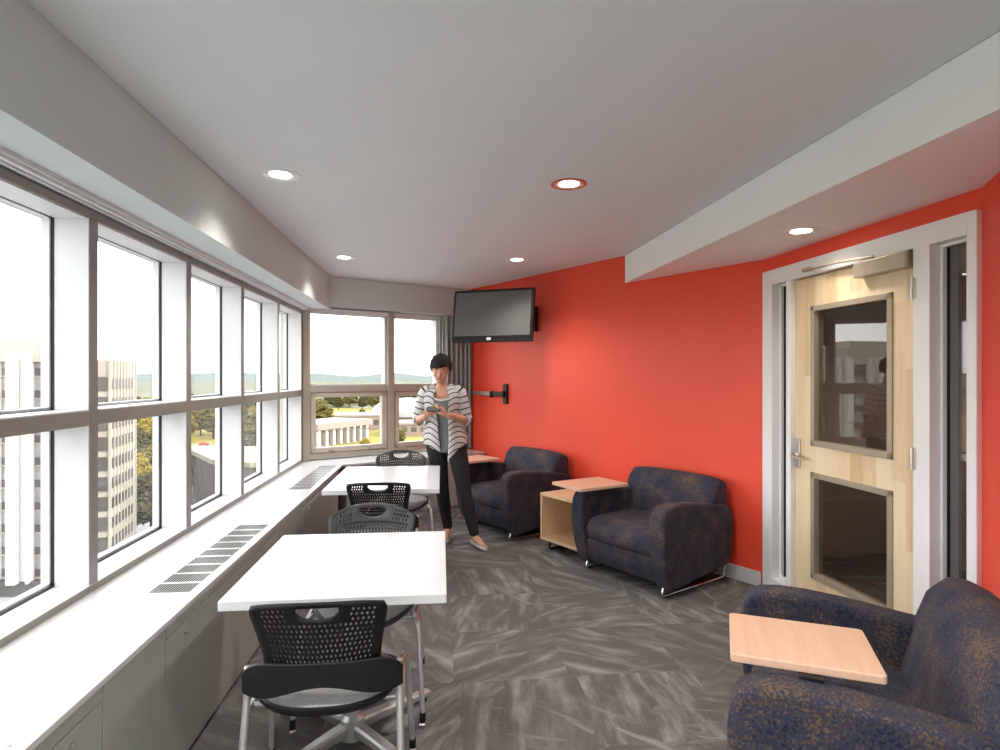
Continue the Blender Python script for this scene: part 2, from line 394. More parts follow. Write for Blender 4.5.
# corner post
bm = NB(); prism(bm, [(XW, YC - .04), (XW, YC - .012), (XW + .075 * .866, YC + .0375), (XW + .075 * .866 - .09, YC + .0375 + .156), (-1.64, YC + .1), (-1.64, YC - .04)], .60, 2.2)
setting('trim_8', bm, MT['alue'], bevel=(.002, 1))

# ------------------------------------------------------------------ end-wall windows
def end_window(n, a, b, c):
    """opening a..b in wall coordinates, post a..c on its near side"""
    w = empty('window_%d' % n, FM @ V(((a + b) / 2, 0, 0))); w['kind'] = 'structure'
    inv = M.Translation(-(FM @ V(((a + b) / 2, 0, 0))))
    def L(name, bm, m, **k): return obj(name, bm, m, w, **k)
    mx = inv @ FM
    zt0, zt1, zb, zt = 1.315, 1.385, .665, 2.165
    bm = NB(); box(bm, b, b + .075, -.004, .16, .62, 2.2, mx); L('mullion', bm, MT['alue'], bevel=(.002, 1))
    bm = NB(); box(bm, a, b, 0, .16, zt0, zt1, mx); box(bm, a, b, -.002, .16, .62, zb, mx); L('transom', bm, MT['alue'], bevel=(.002, 1))
    bm = NB(); box(bm, a, b, .002, .16, zt, 2.2, mx); L('head', bm, MT['aluw'])
    # upper fixed light
    bm = NB()
    for (p, q, r, s) in ((a, b, zt1, zt1 + .012), (a, b, zt - .02, zt), (a, a + .012, zt1, zt), (b - .03, b, zt1, zt)): box(bm, p, q, .03, .12, r, s, mx)
    L('outer_frame', bm, MT['aluw'])
    bm = NB(); box(bm, a + .005, b - .005, .072, .078, zt1, zt, mx); L('pane', bm, MT['gwin'])
    # lower awning sash
    bm = NB()
    g = .012
    for (p, q, r, s) in ((a, b, zb, zb + g), (a, b, zt0 - g, zt0), (a, a + g, zb, zt0), (b - g, b, zb, zt0)): box(bm, p, q, .012, .10, r, s, mx)
    L('gasket', bm, MT['glaz'])
    bm = NB(); g0 = .012; g1 = .062
    a2, b2, c2, d2 = a + g0, b - g0, zb + g0, zt0 - g0
    for (p, q, r, s) in ((a2, b2, c2, c2 + g1 - .01), (a2, b2, d2 - g1 + .02, d2), (a2, a2 + g1 - .012, c2, d2), (b2 - g1, b2, c2, d2)): box(bm, p, q, .004, .07, r, s, mx)
    sash = L('sash', bm, MT['beige'], bevel=(.004, 2))
    bm = NB(); box(bm, a2 + .03, b2 - .03, .038, .043, c2 + .03, d2 - .03, mx); obj('pane', bm, MT['gwin'], sash)
    bm = NB()
    for q in (.25, .75):
        xx = a + (b - a) * q; box(bm, xx - .02, xx + .02, -.012, .006, c2 + .006, c2 + .022, mx)
    obj('latch', bm, MT['nickel'], sash, bevel=(.003, 2))
    bm = NB(); tube(bm, [mx @ V((a + .08, .11, zb + .235)), mx @ V((b - .08, .11, zb + .235))], .006); L('guard_bar', bm, MT['alue'])
end_window(11, .075, .957, 0)
end_window(12, 1.032, 1.62, .957)
bm = NB(); box(bm, 1.69, 2.03, .0, .2, .6, 2.25, FM); setting('wall_end_pier', bm, MT['bulkhead'])

# ------------------------------------------------------------------ worktop and convector cabinets
t = tag(empty('ledge_worktop', (-1.2, 2.0, .6)), 'long white worktop with slotted grilles running under the windows', 'worktop')
T0 = M.Translation((1.2, -2.0, -.6))
bm = NB(); prism(bm, [(-1.444, YB + .01), (-.978, YB + .01), (-.978, 6.121), (.515, 6.985), (.295, 7.355), (-1.40, 6.376), (-1.444, 6.36)], .578, .60, T0)
obj('slab', bm, MT['worktop'], t, bevel=(.003, 2))
def seamrect(bm, x0, x1, y0, y1, w=.0028):
    for q in ((x0, x1, y0, y0 + w), (x0, x1, y1 - w, y1), (x0, x0 + w, y0, y1), (x1 - w, x1, y0, y1)): box(bm, *q, .5995, .6004, T0)
for (p0, p1, g0, g1, lids) in ((-.15, 1.845, .38, 1.53, ((1.60, 1.757),)), (2.13, 3.98, 2.55, 3.69, ((2.24, 2.47), (3.74, 3.92))), (4.42, 6.20, 4.80, 6.05, ((4.52, 4.72),)), (-2.4, -.55, -2.0, -.9, ())):
    bm = NB(); seamrect(bm, -1.222, -.992, p0, min(p1, 6.1))
    obj('access_panel', bm, MT['seam'], t)
    for a, b in lids:
        bm = NB(); seamrect(bm, -1.175, -1.02, a, b); obj('lid', bm, MT['seam'], t)
    bm = NB(); box(bm, -1.182, -1.022, g0, g1, .590, .6005, T0)
    duct_shade = obj('vent_shade', bm, MT['dark'], t)  # flush dark block stands in for the shade inside the duct
    bm = NB(); n = 9; sp = (g1 - g0) / n; bb = NB()
    for x in (-1.1845, -1.0215): box(bm, x, x + .002, g0 - .009, g1 + .009, .598, .6022, T0)
    for k in range(n + 1): box(bm, -1.184, -1.020, g0 + k * sp - .009, g0 + k * sp + .009, .598, .6022, T0)
    for k in range(15): x = -1.182 + k * .16 / 14; box(bb, x - .0017, x + .0017, g0, g1, .598, .6018, T0)
    obj('grille', bm, MT['worktop'], t); obj('grille_slats', bb, MT['cabinet'], t)

def cabinet(x0, x1, mx_parent, label, lockx=None, kind='door', front=0.0, depth=.44, loc=None, rz=0):
    """unit in local coords: x along the front, y into the wall, front at y=0"""
    t = tag(empty('convector_cabinet', loc, rz), label, 'cabinet', 'convector cabinets under the worktop')
    w = x1 - x0
    bm = NB(); box(bm, .002, w - .002, .012, depth, .0, .577); obj('body', bm, MT['dark'] if False else MT['cabinet'], t)
    if kind == 'door':
        bm = NB(); box(bm, .003, w - .003, 0, .014, .535, .576); obj('fascia_rail', bm, MT['cabinet'], t, bevel=(.0015, 1))
        bm = NB(); box(bm, .003, w - .003, 0, .014, .022, .530)
        d = obj('access_door', bm, MT['cabinet'], t, bevel=(.0015, 1))
        if lockx is not None:
            bm = NB(); lathe(bm, [(.011, 0), (.011, .004), (.007, .006), (.007, .003), (.001, .003)], 16, M.Translation((lockx - x0, 0, .497)) @ M.Rotation(R(90), 4, 'X'))
            obj('lock', bm, MT['nickel'], d, smooth=40)
    else:
        bm = NB(); box(bm, .003, w - .003, 0, .014, .022, .576); obj('filler_panel', bm, MT['cabinet'], t, bevel=(.0015, 1))
    bm = NB(); box(bm, .0, w, .03, .05, .0, .022); obj('toe_strip', bm, MT['dark'], t)
    return t
XF = -.9835
# local x = +Y world, local y = -X world : rotation +90
for (a, b, lk, kd, lb) in ((-2.4, -.55, -.75, 'door', 'greige convector cabinet with access door farthest from the end windows'),
                           (-.55, -.15, None, 'filler', 'plain greige filler cabinet farthest from the end windows'),
                           (-.15, 1.86, 1.705, 'door', 'greige convector cabinet with lock, nearest the foreground black chair'),
                           (1.86, 2.26, None, 'filler', 'narrow plain greige cabinet panel beside the nearer white table'),
                           (2.26, 3.95, 2.43, 'door', 'long greige convector cabinet with lock behind the nearer white table'),
                           (3.95, 4.40, None, 'filler', 'narrow plain greige cabinet panel between the two white tables'),
                           (4.40, 5.90, 4.6, 'door', 'greige convector cabinet beside the farther white table')):
    cabinet(a, b, None, lb, lk, kd, loc=(XF, a, 0), rz=R(90))
# end-wall cabinets
for (a, b, lk, lb) in ((.30, 1.13, .45, 'greige convector cabinet under the wide end window'), (1.14, 1.965, 1.3, 'pale convector cabinet end beside the curtain and red wall')):
    p = FM @ V((b, -.428, 0))
    cabinet(a, b, None, lb, lk, 'door', depth=.40, loc=FM @ V((a, -.428, 0)), rz=R(30))

# ------------------------------------------------------------------ door with frame and sidelights
dr = empty('door_1', DC, math.atan2(DT.y, DT.x)); dr['kind'] = 'structure'
bm = NB()
HZF = 2.205
def fr(t0, t1, z0, z1, y0=-.028, y1=.13): box(bm, t0, t1, y0, y1, z0, z1)
fr(.0, .11, 0, HZF); fr(1.563, DL, 0, HZF); fr(.11, 1.563, 2.103, HZF)
fr(.268, .317, 0, 2.103); fr(1.278, 1.372, 0, 2.103); fr(.11, .268, 0, .11); fr(1.372, 1.563, 0, .11)
obj('frame', bm, MT['frame'], dr, bevel=(.003, 2))
bm = NB()
for (a, b) in ((.11, .268), (1.372, 1.563)):
    s_ = .013
    for (p, q, r, s) in ((a, b, .11, .11 + s_), (a, b, 2.103 - s_, 2.103), (a, a + s_, .11, 2.103), (b - s_, b, .11, 2.103)): box(bm, p, q, .03, .055, r, s)
obj('stop', bm, MT['frame'], dr, bevel=(.002, 1))
for (a, b) in ((.118, .260), (1.380, 1.555)):
    bm = NB()
    for (p, q, r, s) in ((a, b, .118, .124), (a, b, 2.089, 2.095), (a, a + .006, .118, 2.095), (b - .006, b, .118, 2.095)): box(bm, p, q, .055, .07, r, s)
    g_ = obj('gasket', bm, MT['gasket'], dr)
    bm = NB(); box(bm, a, b, .060, .066, .118, 2.095); obj('sidelight_pane', bm, MT['gside'], dr)
# leaf: local to its own origin so that the wood strips follow it
leaf0 = .320; LW = .954; LHT = 2.095
UW = (.160, .800, 1.052, 1.915); LWN = (.160, .800, .235, .890)   # outer bead rectangles in leaf coords
bm = NB(); y0, y1 = .004, .048; gi = .02
xs = [0, UW[0] + gi, UW[1] - gi, LW]
zs = [.006, LWN[2] + gi, LWN[3] - gi, UW[2] + gi, UW[3] - gi, LHT]
for i in range(3):
    for j in range(5):
        if i == 1 and j in (1, 3): continue
        box(bm, xs[i], xs[i + 1], y0, y1, zs[j], zs[j + 1])
bmesh.ops.remove_doubles(bm, verts=bm.verts, dist=1e-5)
seen = {}
for f in list(bm.faces):
    k = tuple(sorted(v.index for v in f.verts)); 
bm.verts.index_update(); dup = {}
for f in bm.faces: dup.setdefault(tuple(sorted(v.index for v in f.verts)), []).append(f)
bmesh.ops.delete(bm, geom=[f for fs in dup.values() if len(fs) > 1 for f in fs], context='FACES_ONLY')
leaf = obj('leaf', bm, MT['door'], dr, loc=(leaf0, 0, 0))
for (a, b, c, d) in (UW, LWN):
    bm = NB(); w_ = .034
    for (p, q, r, s) in ((a, b, c, c + w_), (a, b, d - w_, d), (a, a + w_, c, d), (b - w_, b, c, d)): box(bm, p, q, -.006, .056, r, s)
    bd = obj('glazing_bead', bm, MT['glaz'], dr, loc=(leaf0, 0, 0), bevel=(.003, 2))
    bm = NB(); box(bm, a + .02, b - .02, .026, .031, c + .02, d - .02); obj('pane', bm, MT['gdoor'], bd)
# handle
bm = NB(); box(bm, .345 - .02, .345 + .032, -.008, .004, .895, 1.085)
hd = obj('lock_plate', bm, MT['nickel'], dr, bevel=(.006, 3))
bm = NB(); tube(bm, bend([(.352, .0, .975), (.352, -.055, .975), (.47, -.058, .968)], .02), .010, 12)
lathe(bm, [(.024, 0), (.024, .008), (.012, .014)], 20, M.Translation((.352, -.008, .975)) @ M.Rotation(R(90), 4, 'X'))
obj('lever', bm, MT['nickel'], hd, smooth=50)
for z in (.24, 1.08, 1.91):
    bm = NB(); tube(bm, [(1.276, -.034, z - .055), (1.276, -.034, z + .055)], .009, 10); box(bm, 1.262, 1.296, -.031, .006, z - .05, z + .05)
    obj('hinge', bm, MT['nickel'], dr, smooth=40)
bm = NB(); box(bm, .915, 1.262, -.062, .002, 2.015, 2.098)
cl = obj('closer', bm, MT['closer'], dr, bevel=(.006, 3))
bm = NB(); tube(bm, bend([(1.03, -.035, 2.095), (1.03, -.035, 2.116), (.80, -.075, 2.124), (.50, -.045, 2.132)], .008), .007, 8)
box(bm, .46, .53, -.05, -.024, 2.128, 2.148)
obj('closer_arm', bm, MT['closer'], cl, smooth=40)

# ------------------------------------------------------------------ armchairs
def armchair(label, loc, rz, tside, tcx, tcy, trot, tw=.18, tl=.235, tz=.636):
    t = tag(empty('armchair', loc, rz), label, 'armchair', 'dark mottled lounge armchairs')
    prof = [(-.30, .055), (-.340, .10), (-.374, .20), (-.394, .31), (-.402, .41), (-.403, .50), (-.396, .555), (-.375, .594), (-.335, .616), (-.27, .624), (-.18, .623), (-.05, .611), (.15, .582), (.31, .556), (.355, .534), (.372, .49), (.374, .38), (.367, .25), (.352, .165), (.315, .125)]
    for s in (-1, 1):
        bm = NB(); a = []; b = []
        xi, xo = .320, .434
        for (y, z) in prof:
            bulge = .010 * math.sin(max(0, min(1, (z - .13) / .47)) * math.pi)
            a.append(bm.verts.new((s * xi, y, z))); b.append(bm.verts.new((s * (xo + bulge), y, z)))
        n = len(prof)
        bm.faces.new(a); bm.faces.new(b[::-1])
        for i in range(n): bm.faces.new((a[i], b[i], b[(i + 1) % n], a[(i + 1) % n]))
        obj('arm', bm, MT['fabric'], t, smooth=60, bevel=(.020, 4), lim=62)
    # backrest
    bp = [(.085, .32), (.105, .45), (.14, .58), (.175, .68), (.198, .722), (.225, .747), (.265, .757), (.315, .752), (.352, .733), (.370, .70), (.374, .56), (.368, .40), (.36, .32)]
    bm = NB(); nx = 9; rows = []
    for i in range(nx):
        u = -1 + 2 * i / (nx - 1); x = u * .408
        k = abs(u) ** 4
        rows.append([V((x, y + (.02 * k if j < 6 else -.006 * k), z - (.022 * k if z > .7 else 0))) for j, (y, z) in enumerate(bp)])
    rr = [[bm.verts.new(p) for p in r] for r in rows]; n = len(bp)
    for r0, r1 in zip(rr, rr[1:]):
        for j in range(n): bm.faces.new((r0[j], r0[(j + 1) % n], r1[(j + 1) % n], r1[j]))
    bm.faces.new(rr[0]); bm.faces.new(rr[-1][::-1])
    obj('backrest', bm, MT['fabric'], t, smooth=60, bevel=(.032, 5), lim=62)
    # seat cushion
    sp = [(.14, .27), (.14, .43), (.02, .428), (-.14, .426), (-.26, .42), (-.32, .405), (-.358, .375), (-.374, .33), (-.366, .285), (-.352, .262)]
    bm = NB(); rows = []
    for i in range(9):
        u = -1 + 2 * i / 8
        rows.append([V((u * .319, y + (.012 * u * u if y < -.3 else 0), z + (.012 * (1 - u * u) if z > .40 else 0))) for y, z in sp])
    rr = [[bm.verts.new(p) for p in r] for r in rows]; n = len(sp)
    for r0, r1 in zip(rr, rr[1:]):
        for j in range(n): bm.faces.new((r0[j], r0[(j + 1) % n], r1[(j + 1) % n], r1[j]))
    bm.faces.new(rr[0]); bm.faces.new(rr[-1][::-1])
    obj('seat_cushion', bm, MT['fabric'], t, smooth=60, bevel=(.014, 3), lim=62)
    bm = NB(); prism(bm, [(-.352, .258), (-.345, .18), (-.325, .11), (-.30, .085), (.30, .085), (.30, .258)], -.321, .321, frame(V((0, 1, 0)), V((0, 0, 1)), V((1, 0, 0)), V((0, 0, 0))))
    obj('front_apron', bm, MT['fabric'], t, smooth=40, bevel=(.006, 2))
    bm = NB(); box(bm, -.36, .36, -.26, .31, .066, .10); obj('underside', bm, MT['dark'], t)
    for s in (-1, 1):
        bm = NB(); x = s * .362
        tube(bm, bend([(x, -.30, .075), (x, -.325, .012), (x, .372, .012), (x, .385, .10), (x, .35, .12)], .03), .0095, 12)
        obj('runner', bm, MT['chrome'], t, smooth=60)
    bm = NB(); tube(bm, [(-.362, -.20, .07), (.362, -.20, .07)], .009, 10); obj('cross_rail', bm, MT['chrome'], t, smooth=60)
    # swivel tablet on one arm
    tb = obj('writing_tablet', (lambda b: (prism(b, rpoly(-tw, tw, -tl, tl, .012, 3), 0, .024), b)[1])(NB()), MT['peach'], t, loc=(tcx, tcy, tz), rot=(0, 0, trot), bevel=(.004, 2))
    tb['label'] = 'pale wood swivel tablet'
    bm = NB(); px = tside * .335; py = -.20
    tube(bm, [(px, py, .58), (px, py, tz - .003)], .016, 14); box(bm, min(px, tcx) - .02, max(px, tcx) + .02, py - .03, py + .03, tz - .006, tz)
    obj('tablet_post', bm, MT['blackm'], t, smooth=40)
    return t
def UNP(u, n): return (RN * n + RU * u)
armchair('dark mottled armchair backed to the red wall beside the white framed door', UNP(-2.985, 3.525), R(-60), -1, -.385, -.255, R(-5))
armchair('dark mottled armchair behind the standing woman, near the curtain corner', UNP(-4.70, 3.53), R(-60), -1, -.36, -.255, R(4))
armchair('dark mottled armchair in front of the door, wide wooden tablet over its arm', (1.368, 1.758, 0), R(-120), 1, .180, -.222, R(4), .154, .188, .634).scale = (1.04, 1.04, 1.04)

# side table cube
t = tag(empty('side_table', UNP(-3.72, 3.56), R(-60)), 'open pale maple cube side table between two dark armchairs', 'side table')
bm = NB(); box(bm, -.265, .265, -.28, .28, .460, .485); obj('top', bm, MT['maple'], t, bevel=(.002, 1))
for s in (-1, 1):
    bm = NB(); box(bm, s * .265 - (.022 if s > 0 else 0), s * .265 + (.022 if s < 0 else 0), -.28, .28, .115, .460); obj('side_panel', bm, MT['maple'], t, bevel=(.002, 1))
bm = NB(); box(bm, -.243, .243, -.28, .28, .09, .115); box(bm, -.265, -.243, -.28, .28, .09, .115); box(bm, .243, .265, -.28, .28, .09, .115); obj('bottom_panel', bm, MT['maple'], t)
bm = NB(); box(bm, -.243, .243, .258, .28, .115, .460); obj('back_panel', bm, MT['maple'], t)
for x in (-.20, .20):
    bm = NB(); tube(bm, bend([(x, -.22, .09), (x, -.235, .010), (x, .235, .010), (x, .22, .09)], .03), .009, 10); obj('runner', bm, MT['blackm'], t, smooth=60)

# ------------------------------------------------------------------ tables
def table(label, c, sx, sy, rz):
    t = tag(empty('cafe_table', (c[0], c[1], 0), rz), label, 'table', 'white laminate tables')
    bm = NB(); prism(bm, rpoly(-sx / 2, sx / 2, -sy / 2, sy / 2, .006, 2), .703, .735); obj('table_top', bm, MT['lam'], t, bevel=(.0025, 2))
    bm = NB(); tube(bm, [(0, 0, .05), (0, 0, .70)], .034, 20); lathe(bm, [(.0345, .02), (.050, .02), (.050, .10), (.0345, .115)], 24); obj('column', bm, MT['silver'], t, smooth=40)
    bm = NB(); box(bm, -.19, .19, -.19, .19, .690, .7035); obj('top_plate', bm, MT['blackm'], t)
    for k in range(4):
        a = R(45 + 90 * k); d = V((math.cos(a), math.sin(a), 0)); n = V((-d.y, d.x, 0))
        bm = NB(); rings = []
        for s, zc, hh, ww in ((.03, .062, .024, .026), (.12, .058, .020, .025), (.28, .042, .015, .023), (.41, .031, .012, .021), (.425, .029, .010, .018)):
            c0 = d * s
            rings.append([c0 + n * ww * p + V((0, 0, zc + hh * q)) for p, q in ((-1, -.7), (-.8, -1), (.8, -1), (1, -.7), (1, .6), (.7, 1), (-.7, 1), (-1, .6))])
        loft(bm, rings); f = obj('foot', bm, MT['silver'], t, smooth=40)
        bm = NB(); e = d * .39; lathe(bm, [(.016, 0), (.016, .008), (.006, .012), (.006, .03)], 14, M.Translation((e.x, e.y, 0)), capa=True); obj('glide', bm, MT['blackm'], f, smooth=40)
    return t
table('white square table beside the chair with the raised black mesh back', (-.358, 2.485), .755, .845, R(0))
bpy.data.objects[-1] if False else None
table('white table in front of the standing woman, nearer the end windows', (-.392, 4.53), .765, 1.04, R(0))

# ------------------------------------------------------------------ perforated stacking chairs
def chair_back_mesh(roundtop):
    """front(+y)-facing shell with real perforations; returns bmesh"""
    bm = NB(); NX, NZ_ = 26, 13
    zb, zt = .572, (.822 if roundtop else .803)
    def P(a, b):
        w = .178 + .034 * b ** 1.3
        if roundtop: w = .186 + .036 * b ** .9
        e = max(0, (b - .80) / .20); rr = (1 - e ** 2.6 * (.24 if roundtop else .07))
        x = a * w * rr
        z = zb + (zt - zb) * b - (.016 if not roundtop else .030) * (abs(a) ** 3) * max(0, b - .3) + (.004 if not roundtop else .012) * b * (1 - a * a)
        y = -.232 - .055 * b - .020 * b * b + .050 * a * a * (1 - .25 * b)
        return V((x, y, z))
    g = {}
    def vv(i, j):
        if (i, j) not in g: g[(i, j)] = bm.verts.new(P(-1 + 2 * i / NX, j / NZ_))
        return g[(i, j)]
    hx0, hx1, hz0, hz1 = 9, 17, 10, 12        # hand-hold
    skip = lambda i, j: hx0 <= i < hx1 and hz0 <= j < hz1
    for i in range(hx0, hx1 + 1):                 # D-shaped hand-hold: flat top, curved lower edge
        q = (i - (hx0 + hx1) / 2) / ((hx1 - hx0) / 2)
        g[(i, hz0)] = bm.verts.new(P(-1 + 2 * i / NX, (hz0 - .3 + 1.8 * (1 - math.sqrt(max(0, 1 - q * q * .95)))) / NZ_))
    for i in (hx0, hx1):
        for j, q in ((hz0 + 1, hz0 + 1.6),): g[(i, j)] = bm.verts.new(P(-1 + 2 * i / NX, q / NZ_))
    for i in range(NX):
        for j in range(NZ_):
            if skip(i, j): continue
            c4 = [vv(i, j), vv(i + 1, j), vv(i + 1, j + 1), vv(i, j + 1)]
            edge = i < 2 or i >= NX - 2 or j < 1 or j >= NZ_ - 1 or (hx0 - 2 <= i < hx1 + 2 and j >= hz0 - 1)
            if edge: bm.faces.new(c4); continue
            cc = sum((v.co for v in c4), V()) / 4
            off = .55 if (j % 2) else -.55
            ins = []
            for sx, sz in ((-.42, 0), (0, -.5), (.42, 0), (0, .5)):
                u = -1 + 2 * (i + .5 + sx * .76 + off * .3) / NX; w = (j + .5 + sz * .86) / NZ_
                ins.append(bm.verts.new(P(u, w)))
            L_, B_, R_, T_ = ins; a, b, c, d = c4
            for f in ((a, b, B_), (b, R_, B_), (b, c, R_), (c, T_, R_), (c, d, T_), (d, L_, T_), (d, a, L_), (a, B_, L_)): bm.faces.new(f)
    return bm
CH = {}
def chair(label, loc, rz, roundtop):
    key = roundtop
    if key in CH:
        o = copy_tree(CH[key]); o.location = loc; o.rotation_euler = (0, 0, rz); o['label'] = label; return o
    t = tag(empty('stacking_chair', loc, rz), label, 'chair', 'perforated black stacking chairs')
    m = MT['plastg'] if roundtop else MT['plast']
    b = obj('backrest', chair_back_mesh(roundtop), m, t, smooth=60)
    so = b.modifiers.new('thick', 'SOLIDIFY'); so.thickness = .005; so.offset = 0
    # lumbar band that wraps forward to the side tubes
    bm = NB(); rings = []
    for i in range(25):
        a = -1 + 2 * i / 24
        x = a * .250; wrap = abs(a) ** 3
        y = -.242 + .066 * wrap
        zt = .598 - .050 * abs(a) ** 8
        zb = .500 + .022 * math.cos(a * math.pi) * (1 - wrap) - .012 * wrap
        rings.append([V((x, y - .006, zb)), V((x, y - .006, zt)), V((x, y + .006, zt)), V((x, y + .006, zb))])
    loft(bm, rings); obj('lumbar_band', bm, m, t, smooth=50, bevel=(.003, 2))
    # seat shell and pad
    def seat_ring(s, z, drop):
        out = []
        for k in range(40):
            a = 2 * math.pi * k / 40; ca, sa = math.cos(a), math.sin(a)
            ex = abs(ca) ** .75 * (1 if ca > 0 else -1); ey = abs(sa) ** .8 * (1 if sa > 0 else -1)
            x = .232 * s * ex; y = -.018 + .225 * s * ey
            zz = z - .012 - drop * max(0, y / .22) ** 3 * .05 + .012 * (x / .23) ** 2 + .008 * max(0, -y / .22) ** 2
            out.append(V((x, y, zz)))
        return out
    bm = NB(); loft(bm, [seat_ring(.55, .418, 1), seat_ring(.80, .420, 1), seat_ring(.94, .430, 1), seat_ring(1.0, .445, 1), seat_ring(.995, .456, 1), seat_ring(.955, .460, 1), seat_ring(.93, .455, 1), seat_ring(.5, .449, 1)])
    obj('seat_shell', bm, m, t, smooth=50)
    bm = NB(); rr = loft(bm, [seat_ring(.935, .4555, 1), seat_ring(.90, .461, 1), seat_ring(.6, .456, 1), seat_ring(.3, .454, 1), seat_ring(.02, .4535, 1)], cap=False)
    bm.faces.new(rr[-1]); obj('seat_pad', bm, MT['mesh'], t, smooth=60)
    # tube frame
    bm = NB()
    for s in (-1, 1): tube(bm, bend([(s * .243, -.165, .405), (s * .236, .19, .418)], .05), .0105, 12)
    tube(bm, [(-.24, -.10, .408), (.24, -.10, .408)], .009, 10); tube(bm, [(-.238, .12, .412), (.238, .12, .412)], .009, 10)
    obj('seat_frame', bm, MT['silver'], t, smooth=60)
    for s in (-1, 1):
        for e in ('rear', 'front'):
            bm = NB()
            if e == 'rear': pts = bend([(s * .238, -.158, .556), (s * .238, -.162, .47), (s * .250, -.262, .045)], .05)
            else: pts = bend([(s * .218, .10, .424), (s * .246, .185, .418), (s * .268, .252, .045)], .05)
            tube(bm, pts, .0118, 12)
            if e == 'rear': ell(bm, (s * .238, -.158, .556), .0118, .0118, .006)
            lg = obj('leg', bm, MT['silver'], t, smooth=60)
            p = pts[-1]
            bm = NB(); lathe(bm, [(.013, .058), (.0135, .018), (.008, .014)], 14, M.Translation((p.x, p.y, 0)), capa=True); sl = obj('glide_sleeve', bm, MT['blackm'], lg, smooth=40)
            bm = NB(); lathe(bm, [(.007, .02), (.009, .014), (.016, .008), (.016, .0), (.001, .0)], 16, M.Translation((p.x, p.y, 0))); obj('glide', bm, MT['chrome'], lg, smooth=40)
    CH[key] = t
    return t
chair('black mesh-backed chair in the foreground, its back to the viewer', (-.375, 2.135, 0), R(1), False)
chair('dark grey chair facing the viewer across the nearer white table', (-.345, 2.815, 0), R(180), True)
chair('black mesh-backed chair tucked at the farther table, behind the dark grey chair', (-.39, 4.17, 0), R(-2), False)
chair('dark grey chair beyond the farther table, below the end windows', (-.335, 5.03, 0), R(183), True)

# ------------------------------------------------------------------ television and empty wall bracket
t = tag(empty('television', (.512, 5.94, 2.085), R(-25.2)), 'black flat television hung high on the red wall above the woman', 'television')
tl = R(-9)
TR = M.Rotation(tl, 4, 'X')
bm = NB(); box(bm, -.425, .425, -.02, .03, -.268, .268, TR); obj('housing', bm, MT['tvb'], t, bevel=(.008, 3))
bm = NB(); box(bm, -.398, .398, -.0225, -.019, -.208, .240, TR); obj('screen', bm, MT['tvs'], t)
bm = NB(); box(bm, -.045, .0, -.0235, -.019, -.252, -.225, TR); obj('logo_plate', bm, MT['ringw'], t)
bm = NB(); box(bm, .13, .23, -.0235, -.019, -.258, -.215, TR); obj('sensor_window', bm, MT['blackm'], t)
bm = NB(); box(bm, -.22, .22, .03, .075, -.16, .16, TR); obj('rear_bulge', bm, MT['tvb'], t, bevel=(.01, 2))
irot = M.Rotation(R(25.2), 4, 'Z')
def tvl(u, n, z): return irot @ (UNP(u, n) + V((0, 0, z)) - V((.512, 5.94, 2.085)))
bm = NB(); pw = tvl(-4.9, RK - .04, 2.08)
tube(bm, [V((0, .07, 0)), (V((0, .07, 0)) + pw) / 2 + V((.10, 0, 0)), pw], .02, 10); obj('swing_arm', bm, MT['blackm'], t, smooth=40)
bm = NB(); a_ = M.Rotation(R(-34.8), 4, 'Z'); box(bm, -.05, .05, -.02, .025, -.13, .13, M.Translation(tvl(-4.9, RK - .027, 2.08)) @ a_); obj('wall_plate', bm, MT['blackm'], t)

t = tag(empty('wall_bracket', UNP(-5.40, RK) + V((0, 0, 1.285)), R(-60)), 'black empty swing-arm bracket on the red wall below the television', 'bracket')
bm = NB(); prism(bm, rpoly(-.036, .036, -.115, .115, .03, 6), -.03, 0, M.Rotation(R(90), 4, 'X') @ M.Translation((0, 0, .03)))
obj('wall_plate', bm, MT['blackm'], t, bevel=(.004, 2))
bm = NB(); tube(bm, [(0, -.05, -.035), (0, -.05, .035)], .022, 16); box(bm, -.02, .02, -.06, -.025, -.03, .03); box(bm, -.22, .0, -.075, -.045, -.026, .022); obj('hinge_arm', bm, MT['blackm'], t, smooth=40, bevel=(.004, 2))
bm = NB(); box(bm, -.56, -.20, -.085, -.05, -.022, .024); obj('outer_arm', bm, MT['nickel'], t, bevel=(.006, 2))
bm = NB(); box(bm, -.215, -.185, -.09, -.04, -.042, .026); obj('joint', bm, MT['blackm'], t, bevel=(.004, 2))

# ------------------------------------------------------------------ curtain
bm = NB(); n = 96; top = []; bot = []
cl_ = []
for i in range(n + 1):
    u = i / n; x = 1.60 + .40 * u
    y = -.115 + .034 * math.sin(u * 2 * math.pi * 6.5 + .5 * math.sin(u * 9)) + .010 * math.sin(u * 41)
    cl_.append((x, y))
rows = []
for z in (.615, .8, 1.2, 1.6, 2.0, 2.14, 2.205):
    k = 1 - .35 * max(0, (z - 1.6) / .6)
    rows.append([FM @ V((x, -.115 + (y + .115) * k, z)) for x, y in cl_])
ct = V((FM @ V((1.8, -.115, 0))))
for r in rows:
    for p in r: p -= ct
loft(bm, rows, closed=False)
t = tag(empty('curtain', ct), 'charcoal pleated curtain gathered in the corner beside the red wall', 'curtain')
c_ = obj('panel', bm, MT['curtain'], t, smooth=70); s_ = c_.modifiers.new('t', 'SOLIDIFY'); s_.thickness = .004
bm = NB(); a, b = FM @ V((1.05, -.115, 2.208)) - ct, FM @ V((2.0, -.115, 2.208)) - ct
tube(bm, [a, b], .012, 8); obj('rail', bm, MT['aluw'], t)

